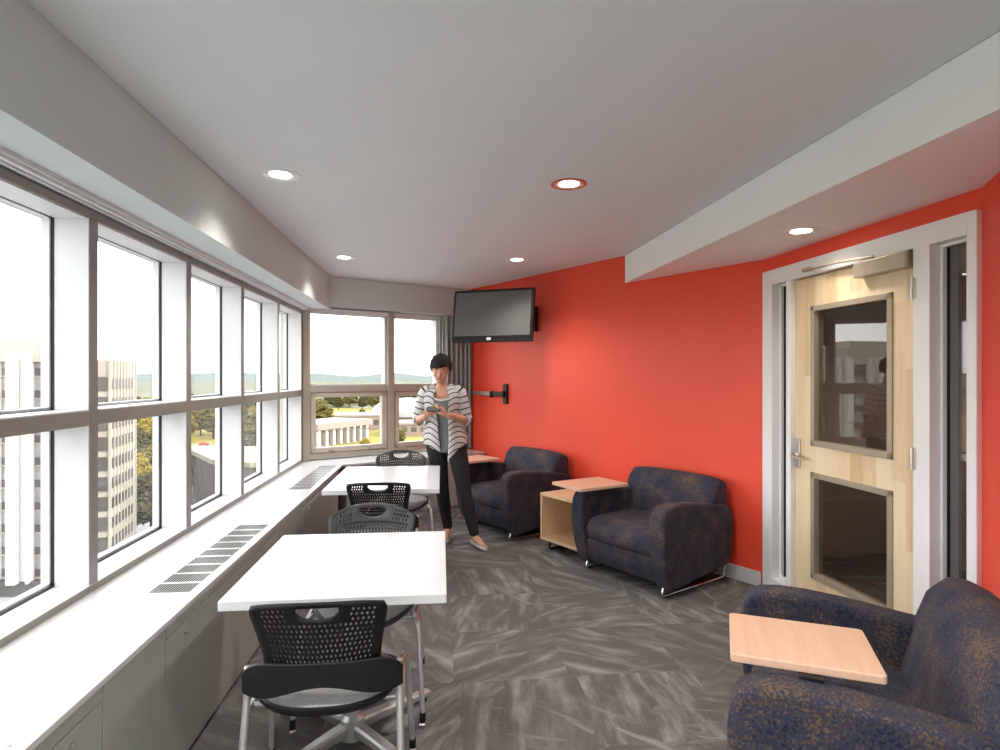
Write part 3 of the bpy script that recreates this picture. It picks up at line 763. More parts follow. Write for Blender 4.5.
# ------------------------------------------------------------------ downlights
def downlight(x, y, z, label, ring, power=60, cone=124):
    t = tag(empty('downlight', (x, y, z)), label, 'ceiling light', 'recessed round downlights')
    bm = NB(); lathe(bm, [(.098, 0), (.099, -.003), (.094, -.006), (.080, -.004), (.078, 0)], 40); obj('trim_ring', bm, MT[ring], t, smooth=50)
    bm = NB(); lathe(bm, [(.079, -.003), (.066, -.0015), (.056, -.001)], 40); obj('reflector', bm, MT['refl'], t, smooth=50)
    bm = NB(); lathe(bm, [(.057, -.002), (.03, -.003), (.001, -.003)], 32); obj('lens', bm, MT['bulb'], t, smooth=50)
    l = bpy.data.lights.new('downlight_lamp', 'SPOT'); l.energy = power; l.spot_size = R(cone); l.spot_blend = 1.0; l.shadow_soft_size = .05; l.color = (1, .93, .85)
    lo = bpy.data.objects.new('downlight_lamp', l); C.objects.link(lo); lo.parent = t; lo.location = (0, 0, -.02)
    return t
PW = 58
downlight(-.84, 3.25, HZ, 'white rimmed downlight in the ceiling nearest the viewer on the window side', 'ringw', PW * .5)
downlight(.70, 3.25, HZ, 'red rimmed downlight in the ceiling over the carpet', 'ringr', PW)
downlight(-.86, 5.45, HZ, 'small far downlight in the ceiling corner above the windows', 'ringw', PW * .5)
downlight(.685, 5.40, HZ, 'small far downlight in the ceiling in front of the television', 'ringw', PW * .5)
downlight(2.02, 3.20, 2.30, 'downlight in the low bulkhead over the wooden door', 'ringw', PW * .22, 140)
q = DM @ V((.75, 1.0, 0)); downlight(q.x, q.y, 2.30, 'white rimmed downlight added to brighten the corridor beyond the wooden door', 'ringw', 32, 150)  # added lamp, lifts the dark corridor behind the door glass
for (x, y) in ((-.84, 1.05), (.70, 1.05), (-.84, -1.15), (.70, -1.15)): downlight(x, y, HZ, 'white rimmed downlight added behind the viewer for fill light', 'ringw', PW)['group'] = 'added fill downlights behind the viewer'  # unseen lamps added behind the camera to raise the room's brightness

# ------------------------------------------------------------------ person
SKIN = mat('skin', (.66, .36, .25), .5, nz=((.60, .31, .21), 30, .3, .7)); 
HAIR = mat('dark_hair', (.016, .013, .012), .8, spec=.15, nz=((.035, .028, .024), 160, .35, .65))
PANTS = mat('black_trousers', (.012, .012, .014), .8, nz=((.018, .018, .02), 120, .3, .7))
TANK = mat('grey_tank', (.23, .24, .25), .85, nz=((.19, .20, .21), 160, .3, .7))
LACE = mat('white_trim', (.78, .76, .74), .8, nz=((.70, .68, .66), 200, .3, .7))
SHOE = mat('silver_flats', (.50, .49, .47), .4, .3, nz=((.40, .39, .38), 90, .3, .7))
LIP = mat('lips', (.42, .13, .11), .45); EYE = mat('eye_dark', (.03, .022, .018), .4); SCL = mat('eye_white', (.75, .72, .70), .3)
def stripe_mat():
    m = bpy.data.materials.new('striped_knit'); m.use_nodes = True; nt = m.node_tree; b = nt.nodes['Principled BSDF']
    b.inputs['Roughness'].default_value = .9; N = nt.nodes.new; L = nt.links.new
    uv = N('ShaderNodeUVMap'); sx = N('ShaderNodeSeparateXYZ'); L(uv.outputs[0], sx.inputs[0])
    d = N('ShaderNodeMath'); d.operation = 'MULTIPLY'; d.inputs[1].default_value = 1 / .052; L(sx.outputs[0], d.inputs[0])
    f = N('ShaderNodeMath'); f.operation = 'FRACT'; L(d.outputs[0], f.inputs[0])
    l = N('ShaderNodeMath'); l.operation = 'LESS_THAN'; l.inputs[1].default_value = .20; L(f.outputs[0], l.inputs[0])
    n = N('ShaderNodeTexNoise'); n.inputs['Scale'].default_value = 180; g = N('ShaderNodeNewGeometry'); L(g.outputs['Position'], n.inputs['Vector'])
    c0 = N('ShaderNodeMix'); c0.data_type = 'RGBA'; c0.inputs[6].default_value = (.50, .50, .49, 1); c0.inputs[7].default_value = (.62, .62, .61, 1); L(n.outputs['Fac'], c0.inputs[0])
    mx = N('ShaderNodeMix'); mx.data_type = 'RGBA'; mx.inputs[7].default_value = (.02, .02, .022, 1); L(l.outputs[0], mx.inputs[0]); L(c0.outputs[2], mx.inputs[6])
    L(mx.outputs[2], b.inputs['Base Color']); return m
KNIT = stripe_mat()
pr = tag(empty('person', (0.0, 5.38, 0), R(-5.6)), 'woman standing with phone, striped grey cardigan, black trousers, silver flats', 'person')
def limb(bm, pts, rs, n=16):
    pts = [V(p) for p in pts]
    # resample with catmull for smoothness
    P = []; Q = []
    for i in range(len(pts) - 1):
        p0, p1, p2, p3 = pts[max(i - 1, 0)], pts[i], pts[i + 1], pts[min(i + 2, len(pts) - 1)]
        for k in range(5):
            t_ = k / 5
            P.append(.5 * ((2 * p1) + (p2 - p0) * t_ + (2 * p0 - 5 * p1 + 4 * p2 - p3) * t_ ** 2 + (3 * p1 - p0 - 3 * p2 + p3) * t_ ** 3)); Q.append(rs[i] * (1 - t_) + rs[i + 1] * t_)
    P.append(pts[-1]); Q.append(rs[-1])
    tube(bm, P, Q, n); ell(bm, P[0], Q[0], Q[0], Q[0], u=12, v=8); ell(bm, P[-1], Q[-1], Q[-1], Q[-1], u=12, v=8)
    return P, Q
def sect(bm, lst, n=28):
    loft(bm, [[V((cx + rx * math.cos(2 * math.pi * k / n), cy + ry * math.sin(2 * math.pi * k / n), z)) for k in range(n)] for (cx, cy, z, rx, ry) in lst])
SL, SRt = V((-.143, .02, 1.345)), V((.166, .02, 1.345))
EL, ER = V((-.208, .01, 1.085)), V((.226, .02, 1.085))
WL, WR = V((-.125, -.165, 1.135)), V((.075, -.205, 1.150))
HL, HR = V((-.05, .04, .90)), V((.13, .02, .90))
KL, KR = V((.0, .05, .50)), V((.205, -.03, .49))
AL, AR = V((.045, .15, .10)), V((.300, -.10, .10))
TL_, TR_ = V((.045, -.02, .03)), V((.385, -.235, .03))
bm = NB()
TORSO = [(.04, .03, .86, .155, .105), (.035, .035, .95, .165, .11), (.025, .04, 1.06, .135, .09), (.018, .035, 1.15, .138, .092), (.014, .03, 1.24, .158, .10), (.012, .03, 1.31, .165, .092), (.010, .03, 1.365, .13, .07), (.006, .025, 1.395, .06, .055)]
sect(bm, TORSO)
limb(bm, [(.008, .025, 1.37), (.002, .005, 1.43), (0, -.015, 1.48)], [.055, .047, .048])
HC = V((0, -.03, 1.545)); HRt = M.Rotation(R(20), 4, 'X') @ M.Rotation(R(4), 4, 'Y')
def hp(x, y, z): return HC + (HRt @ V((x, y, z)))
hr3 = HRt.to_3x3()
ell(bm, hp(0, .012, .03), .073, .092, .082, hr3); ell(bm, hp(0, -.022, -.02), .064, .072, .085, hr3); ell(bm, hp(0, -.05, -.085), .036, .034, .030, hr3)
ell(bm, hp(0, -.046, -.055), .050, .045, .045, hr3)
limb(bm, [hp(0, -.088, .018), hp(0, -.104, -.020), hp(0, -.108, -.030)], [.008, .0105, .012], 10)
for s in (-1, 1):
    ell(bm, hp(s * .012, -.097, -.030), .009, .008, .007, hr3, 10, 8)
    ell(bm, hp(s * .034, -.068, -.028), .024, .020, .022, hr3, 12, 8)
    ell(bm, hp(s * .030, -.082, .024), .026, .010, .008, hr3, 12, 8)
    ell(bm, hp(s * .074, .004, -.010), .009, .018, .030, hr3, 12, 8)
for S_, E_, W_ in ((SL, EL, WL), (SRt, ER, WR)):
    limb(bm, [S_ + V((0, 0, -.018)), S_ * .5 + E_ * .5, E_], [.038, .037, .034])
    limb(bm, [E_, E_ * .6 + W_ * .4, W_], [.038, .037, .024])
for H_, K_, A_ in ((HL, KL, AL), (HR, KR, AR)):
    limb(bm, [H_, H_ * .5 + K_ * .5, K_, K_ * .6 + A_ * .4, A_], [.085, .075, .052, .050, .034])
for A_, T_ in ((AL, TL_), (AR, TR_)):
    limb(bm, [A_ + V((0, .03, -.05)) * .6, A_ * .5 + T_ * .5 + V((0, 0, -.012)), T_], [.033, .034, .024])
def hand(bm, W_, F, N_, side, curl, spread=.0):
    """palm from wrist W_ along F, palm normal N_; side=+1 puts thumb at +S"""
    F = F.normalized(); N_ = (N_ - F * N_.dot(F)).normalized(); S = F.cross(N_)
    rot = frame(S, F, N_, V((0, 0, 0))).to_3x3()
    ell(bm, W_ + F * .048, .036, .048, .0145, rot, 16, 10); ell(bm, W_ + F * .020, .026, .030, .017, rot, 14, 8)
    for i, (ln, off) in enumerate(((.068, .029), (.076, .010), (.071, -.010), (.056, -.028))):
        b = W_ + F * (.086 - .004 * abs(i - 1)) + S * off * side
        pts = [b]; d = (F + S * side * spread * (1.5 - i)).normalized(); a = 0
        for j, fr_ in enumerate((.45, .32, .23)):
            a += curl[j] + .06 * i
            dd = d * math.cos(a) + N_ * math.sin(a)
            pts.append(pts[-1] + dd * ln * fr_)
        limb(bm, [b - F * .012] + pts, [.0090, .0088, .0080, .0072, .0062], 10)
    tb = W_ + F * .030 + S * side * .026
    p1 = tb + (F * .80 + S * side * .50 + N_ * .25).normalized() * .034
    p2 = p1 + (F * .92 + S * side * .02 + N_ * .34).normalized() * .026
    p3 = p2 + (F * .97 - S * side * .14 + N_ * .12).normalized() * .020
    limb(bm, [tb - S * side * .008, p1, p2, p3], [.0125, .0105, .0092, .0075], 10)
PH = V((-.035, -.275, 1.205))
hand(bm, WL, V((.80, -.75, .42)), V((-.1, .55, .8)), 1, (.35, .55, .45))
hand(bm, WR, V((-.86, -.52, .42)), V((.1, .55, .8)), -1, (.35, .55, .45))
body = obj('body', bm, SKIN, pr, smooth=80)
rm = body.modifiers.new('union', 'REMESH'); rm.mode = 'VOXEL'; rm.voxel_size = .0052; rm.use_smooth_shade = True
sm = body.modifiers.new('smooth', 'SMOOTH'); sm.factor = .5; sm.iterations = 4
# face details
for s in (-1, 1):
    bm = NB(); ell(bm, hp(s * .030, -.0845, .004), .0135, .006, .0065, hr3, 14, 8); obj('eyelid', bm, SKIN, pr, smooth=60)
    bm = NB(); tube(bm, [hp(s * .017, -.0905, -.0005), hp(s * .030, -.0925, -.0035), hp(s * .044, -.087, .0005)], [.001, .0016, .001], 6); obj('eyelash', bm, EYE, pr, smooth=60)
    bm = NB(); tube(bm, [hp(s * .014, -.0915, .024), hp(s * .032, -.0925, .030), hp(s * .050, -.081, .024)], [.0022, .0032, .0012], 6); obj('eyebrow', bm, HAIR, pr, smooth=60)
bm = NB(); tube(bm, [hp(-.023, -.083, -.060), hp(-.010, -.0915, -.0565), hp(0, -.0925, -.0575), hp(.010, -.0915, -.0565), hp(.023, -.083, -.060)], [.001, .0036, .0034, .0036, .001], 8)
tube(bm, [hp(-.022, -.083, -.061), hp(0, -.0915, -.0655), hp(.022, -.083, -.061)], [.001, .0052, .001], 8); obj('lips', bm, LIP, pr, smooth=60)
# hair: cropped shell with swept fringe
bm = NB(); bmesh.ops.create_uvsphere(bm, u_segments=56, v_segments=40, radius=1)
kill = []
for v in bm.verts:
    x, y, z = v.co
    fringe = .10 + .20 * x + .05 * math.sin(x * 23)
    if y < -.15 and z < fringe and abs(x) < .84: kill.append(v)
    elif z < -.52 - .22 * max(0, y): kill.append(v)
    elif y < -.30 and z < -.10: kill.append(v)
bmesh.ops.delete(bm, geom=kill, context='VERTS')
for v in bm.verts:
    x, y, z = v.co
    k = 1 + .05 * NZ.noise(V((x * 6, y * 6, z * 2.2))) + .025 * NZ.noise(V((x * 22, y * 22, z * 5)))
    v.co = hp(x * .099 * k, .012 + y * .112 * k, .026 + z * .112 * k)
h_ = obj('hair', bm, HAIR, pr, smooth=60); so = h_.modifiers.new('t', 'SOLIDIFY'); so.thickness = .012; so.offset = -1
# trousers
bm = NB()
sect(bm, [(.04, .03, .835, .160, .112), (.038, .035, .90, .174, .120), (.034, .036, .97, .160, .110), (.032, .036, 1.0, .150, .104)])
limb(bm, [HL + V((.0, 0, -.02)), HL * .5 + KL * .5, KL, KL * .55 + AL * .45, AL + V((0, -.004, .015))], [.096, .084, .064, .058, .045])
limb(bm, [HR + V((.0, 0, -.02)), HR * .5 + KR * .5, KR, KR * .55 + AR * .45, AR + V((0, 0, .015))], [.096, .084, .064, .058, .045])
o = obj('trousers', bm, PANTS, pr, smooth=80); rm = o.modifiers.new('union', 'REMESH'); rm.mode = 'VOXEL'; rm.voxel_size = .008; rm.use_smooth_shade = True
sm = o.modifiers.new('smooth', 'SMOOTH'); sm.factor = .5; sm.iterations = 4
# tank top
def torso_at(z, grow):
    for a, b in zip(TORSO, TORSO[1:]):
        if a[2] <= z <= b[2]:
            t_ = (z - a[2]) / (b[2] - a[2]); q = [a[i] * (1 - t_) + b[i] * t_ for i in range(5)]; return (q[0], q[1], q[3] + grow, q[4] + grow)
    q = TORSO[0] if z < TORSO[0][2] else TORSO[-1]; return (q[0], q[1], q[3] + grow, q[4] + grow)
bm = NB(); rows = []
for j in range(17):
    t_ = j / 16; r = []
    for k in range(40):
        a = 2 * math.pi * k / 40; fr_ = max(0, -math.sin(a))
        ztop = 1.345 - .075 * fr_ ** 3; zlow = .91 - .10 * fr_ ** 6
        z = zlow + (ztop - zlow) * t_
        cx, cy, rx, ry = torso_at(z, .012 if z > .9 else .03)
        r.append(V((cx + rx * math.cos(a), cy + ry * math.sin(a) - .018 * fr_ * math.exp(-((z - 1.24) / .07) ** 2), z)))
    rows.append(r)
loft(bm, rows, cap=False); o = obj('tank_top', bm, TANK, pr, smooth=80); so = o.modifiers.new('t', 'SOLIDIFY'); so.thickness = .004
bm = NB(); rg = rows[-1]; tube(bm, [rg[k] + V((0, -.004, 0)) for k in range(22, 39)], .008, 8); obj('neckline_trim', bm, LACE, pr, smooth=60)
# cardigan: open-fronted shell with draped points, plus sleeves to below the elbow
bm = NB(); uvl = bm.loops.layers.uv.new('UVMap'); sc_ = {}
def sheet(rows, co, closed=False):
    rr = [[bm.verts.new(p) for p in r] for r in rows]
    for r, c in zip(rr, co):
        for v, q in zip(r, c): sc_[v] = q
    n = len(rr[0])
    for a, b in zip(rr, rr[1:]):
        for i in range(n if closed else n - 1): bm.faces.new((a[i], a[(i + 1) % n], b[(i + 1) % n], b[i]))
rows = []; co = []
NTH = 72
for j in range(31):
    t_ = j / 30; r = []; c = []
    for k in range(NTH + 1):
        u = -1 + 2 * k / NTH                     # -1 / +1 are the two front edges
        th = math.pi * u                          # angle from the back
        side = 1 if u > 0 else -1
        e = abs(u)
        hem = .875 - .02 * math.cos(th) - (.145 if side > 0 else .075) * max(0, (e - .60) / .40) ** 1.6
        gap = .40 - .24 * t_                      # half opening at the front
        ang = th * (1 - gap / math.pi * e ** 2)
        if t_ < .1:
            q = t_ / .1; z = 1.418 - .045 * q - .05 * max(0, e - .55) * 2
            rx, ry = .068 + .105 * q, .062 + .030 * q; cx, cy = .008, .03
        else:
            q = (t_ - .1) / .9; zt = 1.373 - .05 * max(0, e - .55) * 2
            z = zt + (hem - zt) * q
            cx, cy, rx, ry = torso_at(max(z, .87), .022 + .018 * q); 
            ry += .012 + .02 * q
        w = 1 + .05 * q * math.sin(u * 21 + 1) * (max(0, e - .45)) * 2 if t_ >= .1 else 1
        px = cx + math.sin(ang) * rx * w; py = cy + math.cos(ang) * ry * w
        r.append(V((px, py, z))); c.append(z - .95 * abs(px - .02) * max(0, math.cos(math.pi - ang)) + .3)
    rows.append(r); co.append(c)
sheet(rows, co)
for S_, E_, W_ in ((SL, EL, WL), (SRt, ER, WR)):
    mid = E_ * .80 + W_ * .20
    ins = V((.045 if S_.x < 0 else -.045, 0, .012))
    path = [S_ + ins, S_ + V((0, 0, -.01)), S_ * .66 + E_ * .34, S_ * .33 + E_ * .67, E_ + V((.006 if S_.x > 0 else -.006, .008, .0)), E_ * .90 + W_ * .10, mid]
    rad = [.052, .060, .057, .054, .052, .050, .047]
    PP = []; QQ = []
    for i in range(len(path) - 1):
        for k in range(4): PP.append(path[i].lerp(path[i + 1], k / 4)); QQ.append(rad[i] + (rad[i + 1] - rad[i]) * k / 4)
    PP.append(path[-1]); QQ.append(rad[-1])
    for _ in range(3): PP = [PP[0]] + [(PP[i - 1] + PP[i] * 2 + PP[i + 1]) / 4 for i in range(1, len(PP) - 1)] + [PP[-1]]
    ln = 0; rows = []; co = []; up = None
    for i, p in enumerate(PP):
        if i: ln += (p - PP[i - 1]).length
        tn = (PP[min(i + 1, len(PP) - 1)] - PP[max(i - 1, 0)]).normalized()
        if up is None: up = V((0, 1, 0))
        a = tn.cross(up).normalized(); b = a.cross(tn).normalized(); up = b
        rows.append([p + (a * math.cos(k * math.pi / 10) + b * math.sin(k * math.pi / 10)) * QQ[i] * (1 + .04 * math.sin(i * 1.7 + k)) for k in range(20)])
        co.append([ln + .02] * 20)
    sheet(rows, co, True)
for f in bm.faces:
    for l in f.loops: l[uvl].uv = (sc_[l.vert], 0)
o = obj('cardigan', bm, KNIT, pr, smooth=80); so = o.modifiers.new('t', 'SOLIDIFY'); so.thickness = .004; so.offset = 0
# shoes
for A_, T_ in ((AL, TL_), (AR, TR_)):
    d = (T_ - A_); d.z = 0; d.normalize(); n_ = V((-d.y, d.x, 0)); heel = V((A_.x, A_.y, 0)) - d * .045
    bm = NB(); rings = []
    for s, w, hgt in ((.0, .022, .045), (.02, .032, .052), (.08, .034, .048), (.15, .042, .044), (.20, .042, .040), (.235, .032, .032), (.252, .014, .020)):
        c0 = heel + d * s
        rings.append([c0 + n_ * w * math.cos(a) + V((0, 0, max(.002, hgt * .5 + hgt * .5 * math.sin(a)))) for a in [2 * math.pi * k / 20 for k in range(20)]])
    loft(bm, rings); obj('shoe', bm, SHOE, pr, smooth=60)
# phone
pw_ = M.Translation(pr.location) @ M.Rotation(R(-5.6), 4, 'Z')
t = tag(empty('smartphone', pw_ @ PH, R(-5.6)), 'dark smartphone held in both hands by the standing woman', 'phone')
TP = M.Rotation(R(38), 4, 'X') @ M.Rotation(R(90), 4, 'Z')
bm = NB(); prism(bm, rpoly(-.030, .030, -.058, .058, .008, 4), -.005, .004, TP); obj('case', bm, MT['plast'], t, bevel=(.002, 2))
bm = NB(); prism(bm, rpoly(-.026, .026, -.050, .050, .003, 3), .0035, .0048, TP); obj('screen', bm, MT['tvs'], t)

# ------------------------------------------------------------------ outside: ground, hills, buildings, trees
TH = math.atan(59 / 600); CS, SN = math.cos(TH), math.sin(TH)
def far_pt(px, d, z=0.0):
    """point seen in that direction at that distance from the windows"""
    xc = (px - 500) / 600
    return V((d * (SN + xc * CS), d * (CS - xc * SN), z))
GZ = -30.0
GRASS = mat('sunlit_field', (0.27, 0.19, 0.02), .95, nz=((0.15, 0.135, 0.03), 0.035, .35, .65))
FAR = mat('distant_woodland', (.060, .062, .022), 1, nz=((.17, .16, .13), .035, .54, .66, 6))
HILL = mat('hazy_hills', (0.05, 0.07, 0.06), 1, nz=((0.062, 0.082, 0.07), .003, .3, .7))
CONC = mat('pale_concrete', (0.34, 0.315, 0.265), .85, nz=((0.3, 0.275, 0.23), .4, .3, .7))
WHITEC = mat('white_precast', (0.48, 0.47, 0.44), .8, nz=((0.44, 0.43, 0.4), .5, .3, .7))
DKBAND = mat('dark_glazing', (0.055, 0.05, 0.046), .35, nz=((0.085, 0.08, 0.075), .5, .3, .7))
GLZ = mat('curtained_glazing', (0.3, 0.29, 0.27), .5, nz=((0.22, 0.21, 0.195), .6, .35, .65))
ROOF = mat('cream_roof', (0.22, 0.2, 0.145), .9, nz=((0.19, 0.175, 0.125), .1, .3, .7))
BROWN = mat('brown_cladding', (0.075, 0.058, 0.042), .8, nz=((0.055, 0.043, 0.032), 1.2, .3, .7))
ASPH = mat('pale_road', (0.2, 0.18, 0.15), .9, nz=((0.17, 0.155, 0.13), .1, .3, .7))
ROOFP = mat('pale_pink_roof', (.27, .235, .205), .9, nz=((.235, .205, .18), .2, .3, .7)); DOME = mat('dome_shell', (.27, .265, .26), .8, nz=((.25, .245, .24), .2, .3, .7))
PAVE = mat('grey_uplight_paving', (.25, .25, .25), .9, nz=((.20, .205, .20), .06, .3, .7))
PINK = mat('pinkish_concrete', (0.26, 0.185, 0.145), .85, nz=((0.22, 0.155, 0.12), .5, .3, .7))
REDC = mat('red_car_paint', (.65, .05, .03), .3); TYRE = mat('tyre', (.02, .02, .02), .8)
BARK = mat('bark', (.08, .06, .04), .9, nz=((.05, .04, .03), 3, .3, .7))
LEAF = [mat('leaf_olive', (0.135, 0.105, 0.014), .9, nz=((0.045, 0.046, 0.01), 1.6, .35, .65, 8)),
        mat('leaf_gold', (0.26, 0.18, 0.016), .9, nz=((0.11, 0.09, 0.013), 1.6, .35, .65, 8)),
        mat('leaf_dark', (0.03, 0.034, 0.01), .9, nz=((0.075, 0.065, 0.016), 1.6, .40, .7, 8))]
bm = NB()
n = 72
for (r0, r1) in ((12, 620),):
    a = [bm.verts.new((r0 * math.sin(R(-180 + 360 * k / n)), r0 * math.cos(R(-180 + 360 * k / n)), GZ)) for k in range(n + 1)]
    b = [bm.verts.new((r1 * math.sin(R(-180 + 360 * k / n)), r1 * math.cos(R(-180 + 360 * k / n)), GZ)) for k in range(n + 1)]
    for k in range(n): bm.faces.new((a[k], a[k + 1], b[k + 1], b[k]))
setting('ground', bm, GRASS)
bm = NB(); a = [bm.verts.new((12 * math.cos(k * math.pi / 36), 12 * math.sin(k * math.pi / 36), GZ + .03)) for k in range(72)]; b = [bm.verts.new((195 * math.cos(k * math.pi / 36), 195 * math.sin(k * math.pi / 36), GZ + .03)) for k in range(72)]
for k in range(72): bm.faces.new((a[k], a[(k + 1) % 72], b[(k + 1) % 72], b[k]))
setting('ground_uplight_paving', bm, PAVE)  # pale ground ring put in to send neutral light up to the ceilings
bm = NB(); rows = []
for r_, amp in ((612, 0), (640, 3), (700, 4), (900, 5), (1300, 6), (2000, 6), (3000, 8)):
    rows.append([V((r_ * math.sin(R(-85 + 110 * k / 120)), r_ * math.cos(R(-85 + 110 * k / 120)), GZ - .5 + (amp + amp * 1.4 * NZ.noise(V((k * .55, r_ * .01, 0)))) )) for k in range(121)])
loft(bm, rows, closed=False); setting('ground_woodland', bm, FAR, smooth=80)
bm = NB(); rows = []
for r_, amp in ((2900, -10), (4000, 22), (5200, 50), (6500, 30)):
    rows.append([V((r_ * math.sin(R(-85 + 110 * k / 120)), r_ * math.cos(R(-85 + 110 * k / 120)), GZ + max(-5, amp + (amp * .55 if amp > 0 else 0) * NZ.noise(V((k * .23, r_ * .002, 3)))))) for k in range(121)])
loft(bm, rows, closed=False); setting('ground_hills', bm, HILL, smooth=80)

def poly_obj(name, poly, z0, z1, m, parent, org):
    bm = NB(); prism(bm, [(x - org.x, y - org.y) for x, y in poly], z0 - org.z, z1 - org.z); return obj(name, bm, m, parent)
# tower with white pillars
A = far_pt(44.5, 86); e = V((CS, -SN, 0)); bk = V((SN, CS, 0))
t = tag(empty('tower_block', (A.x, A.y, GZ)), 'tall tower with white vertical pillars and dark floor bands, seen through the nearest window', 'building')
TM = frame(-e, bk, V((0, 0, 1)), V((0, 0, 0)))       # x runs away to the side, y back
bm = NB(); box(bm, 0, 40, .6, 6, 0, 33.6, TM); obj('core', bm, GLZ, t)
bm = NB(); box(bm, -.1, 40, .0, 6.2, 33.6, 36.6, TM); obj('parapet', bm, CONC, t)
bm = NB(); box(bm, 22, 34, 2, 6, 36.6, 38.0, TM); obj('plant_room', bm, CONC, t)
for k in range(11):
    z = 33.6 - .9 - k * 3.22
    bm = NB(); box(bm, 0, 40, .45, .75, z - 1.1, z, TM); obj('floor_band', bm, DKBAND, t)
    bm = NB(); box(bm, 0, 40, .35, .75, z - 1.28, z - 1.1, TM); obj('ledge', bm, CONC, t)
for k in range(5):
    x = 1.75 + k * 7.4
    bm = NB(); box(bm, x, x + .35, -.9, .6, 2.0, 34.9, TM); box(bm, x + 1.5, x + 2.75, -1.4, .6, 2.0, 34.9, TM); box(bm, x + .2, x + 1.6, -.35, .6, 2.0, 34.9, TM)
    obj('pillar', bm, WHITEC, t)
for k in range(14):
    x = .8 + k * 2.9
    bm = NB(); box(bm, x - .06, x + .06, .40, .62, 0, 33.4, TM); obj('window_mullion', bm, WHITEC, t)
bm = NB(); box(bm, -.1, .25, -.2, .8, 0, 36.6, TM); obj('corner_pier', bm, WHITEC, t)
bm = NB(); box(bm, 0, 40, -.5, .7, 0, 2.2, TM); obj('plinth', bm, DKBAND, t)
# slender fin tower
A = far_pt(110.8, 96)
t = tag(empty('fin_tower', (A.x, A.y, GZ)), 'slender cream tower with thin vertical fins beyond the second window', 'building')
fd = V((-.200, .980, 0)); fl_ = V((-.980, -.2, 0))
TMr = frame(fd, fl_, V((0, 0, 1)), V((0, 0, 0)))     # x along the sunny face, y along the shaded face
Ht = 34.4
bm = NB(); box(bm, .1, 14, .1, 7.6, 0, Ht - .3, TMr); obj('core', bm, CONC, t)
bm = NB(); box(bm, 4.5, 5.1, 2, 2.6, Ht - .3, Ht + 1.2, TMr); obj('roof_vent', bm, CONC, t)
for k in range(11):
    z = Ht - 3.6 - k * 3.2
    if z < 1: break
    bm = NB(); box(bm, .5, 12.4, -.03, .2, z - 1.3, z + .35, TMr); obj('window_row', bm, DKBAND, t)
    bm = NB(); box(bm, -.05, .2, .5, 7.4, z - 1.6, z + .6, TMr); obj('bay_glazing', bm, DKBAND, t)
for k in range(9):
    x = .0 + k * 14 / 8
    bm = NB(); box(bm, x - .16, x + .16, -.10, .2, 0, Ht, TMr); obj('fin', bm, CONC, t)
for k in range(4):
    bm = NB(); box(bm, -.25, .2, k * 2.45 - .15 + .1, k * 2.45 + .15 + .1, 0, Ht, TMr); obj('edge_fin', bm, CONC, t)
bm = NB(); box(bm, 14, 16, .4, 7.6, 0, 20.4, TMr); obj('annex', bm, CONC, t)
# low brown hall with cream roof
P = [far_pt(188, 128), far_pt(212, 111), far_pt(250, 107), far_pt(300, 112), far_pt(300, 131), far_pt(190, 134)]
org = V((P[1].x, P[1].y, GZ))
t = tag(empty('low_hall', org), 'low brown-clad hall under a flat cream roof beyond the third window', 'building')
cx = sum((p for p in P), V()) / len(P)
poly_obj('wall', [(p.x + (cx.x - p.x) * .04, p.y + (cx.y - p.y) * .04) for p in P], GZ, -14.8, BROWN, t, org)
poly_obj('roof', [(p.x, p.y) for p in P], -14.8, -13.9, ROOF, t, org)
for a, b in ((P[0], P[1]), (P[1], P[2]), (P[2], P[3])):
    m_ = int((b - a).length / 1.6)
    for k in range(m_):
        p = a.lerp(b, (k + .5) / m_); p = p + (cx - p) * .035 - org
        bm = NB(); tube(bm, [V((p.x, p.y, 0)), V((p.x, p.y, GZ * 0 + 15.2))], .22, 6); obj('batten', bm, BROWN, t)
# pillared building seen through the wide end window
A = far_pt(316, 268); B = far_pt(366, 300)
t = tag(empty('pillared_block', (A.x, A.y, GZ)), 'low pinkish building with a row of white pillars below the field', 'building')
ax = (B - A); Ln = ax.length; ax.normalize(); bx_ = V((-ax.y, ax.x, 0)); BM_ = frame(ax, bx_, V((0, 0, 1)), V((0, 0, 0)))
bm = NB(); box(bm, 0, Ln, 0, 22, 0, 7.4, BM_); obj('wall', bm, PINK, t)
bm = NB(); box(bm, -.8, Ln + 3, -1.8, 23, 7.4, 10.2, BM_); obj('roof', bm, ROOFP, t)
for k in range(8):
    x = .8 + k * (Ln - 1.6) / 7
    bm = NB(); box(bm, x - .75, x + .75, -1.5, 0, 0, 7.4, BM_); obj('pillar', bm, WHITEC, t)
for k in range(7):
    x = .8 + (k + .5) * (Ln - 1.6) / 7
    bm = NB(); box(bm, x - .8, x + .8, -.1, .1, .6, 6.6, BM_); obj('window_bay', bm, BROWN, t)
def block(px, d, w, dep, hgt, m, m2, label, name='campus_building', rz=0):
    A = far_pt(px, d); t = tag(empty(name, (A.x, A.y, GZ), rz), label, 'building')
    bm = NB(); box(bm, -w / 2, w / 2, 0, dep, 0, hgt); obj('wall', bm, m, t)
    bm = NB(); box(bm, -w / 2 - .4, w / 2 + .4, -.4, dep + .4, hgt, hgt + .9); obj('roof', bm, m2, t)
    k_ = max(3, int(w / 5))
    for k in range(k_):
        x = -w / 2 + (k + .5) * w / k_
        bm = NB(); box(bm, x - w / k_ * .3, x + w / k_ * .3, -.08, .1, hgt * .35, hgt * .75); obj('window_bay', bm, DKBAND, t)
    return t
block(358, 352, 26, 30, 8, PINK, ROOFP, 'long pale flat-roofed building behind the pillared block', rz=R(8))
block(409, 318, 30, 24, 6, PINK, ROOFP, 'long pink building behind the woman, seen through the narrow end window', rz=R(4))
block(143, 250, 18, 14, 5, CONC, ROOF, 'small pale house beside the slender fin tower', 'small_house', R(20))
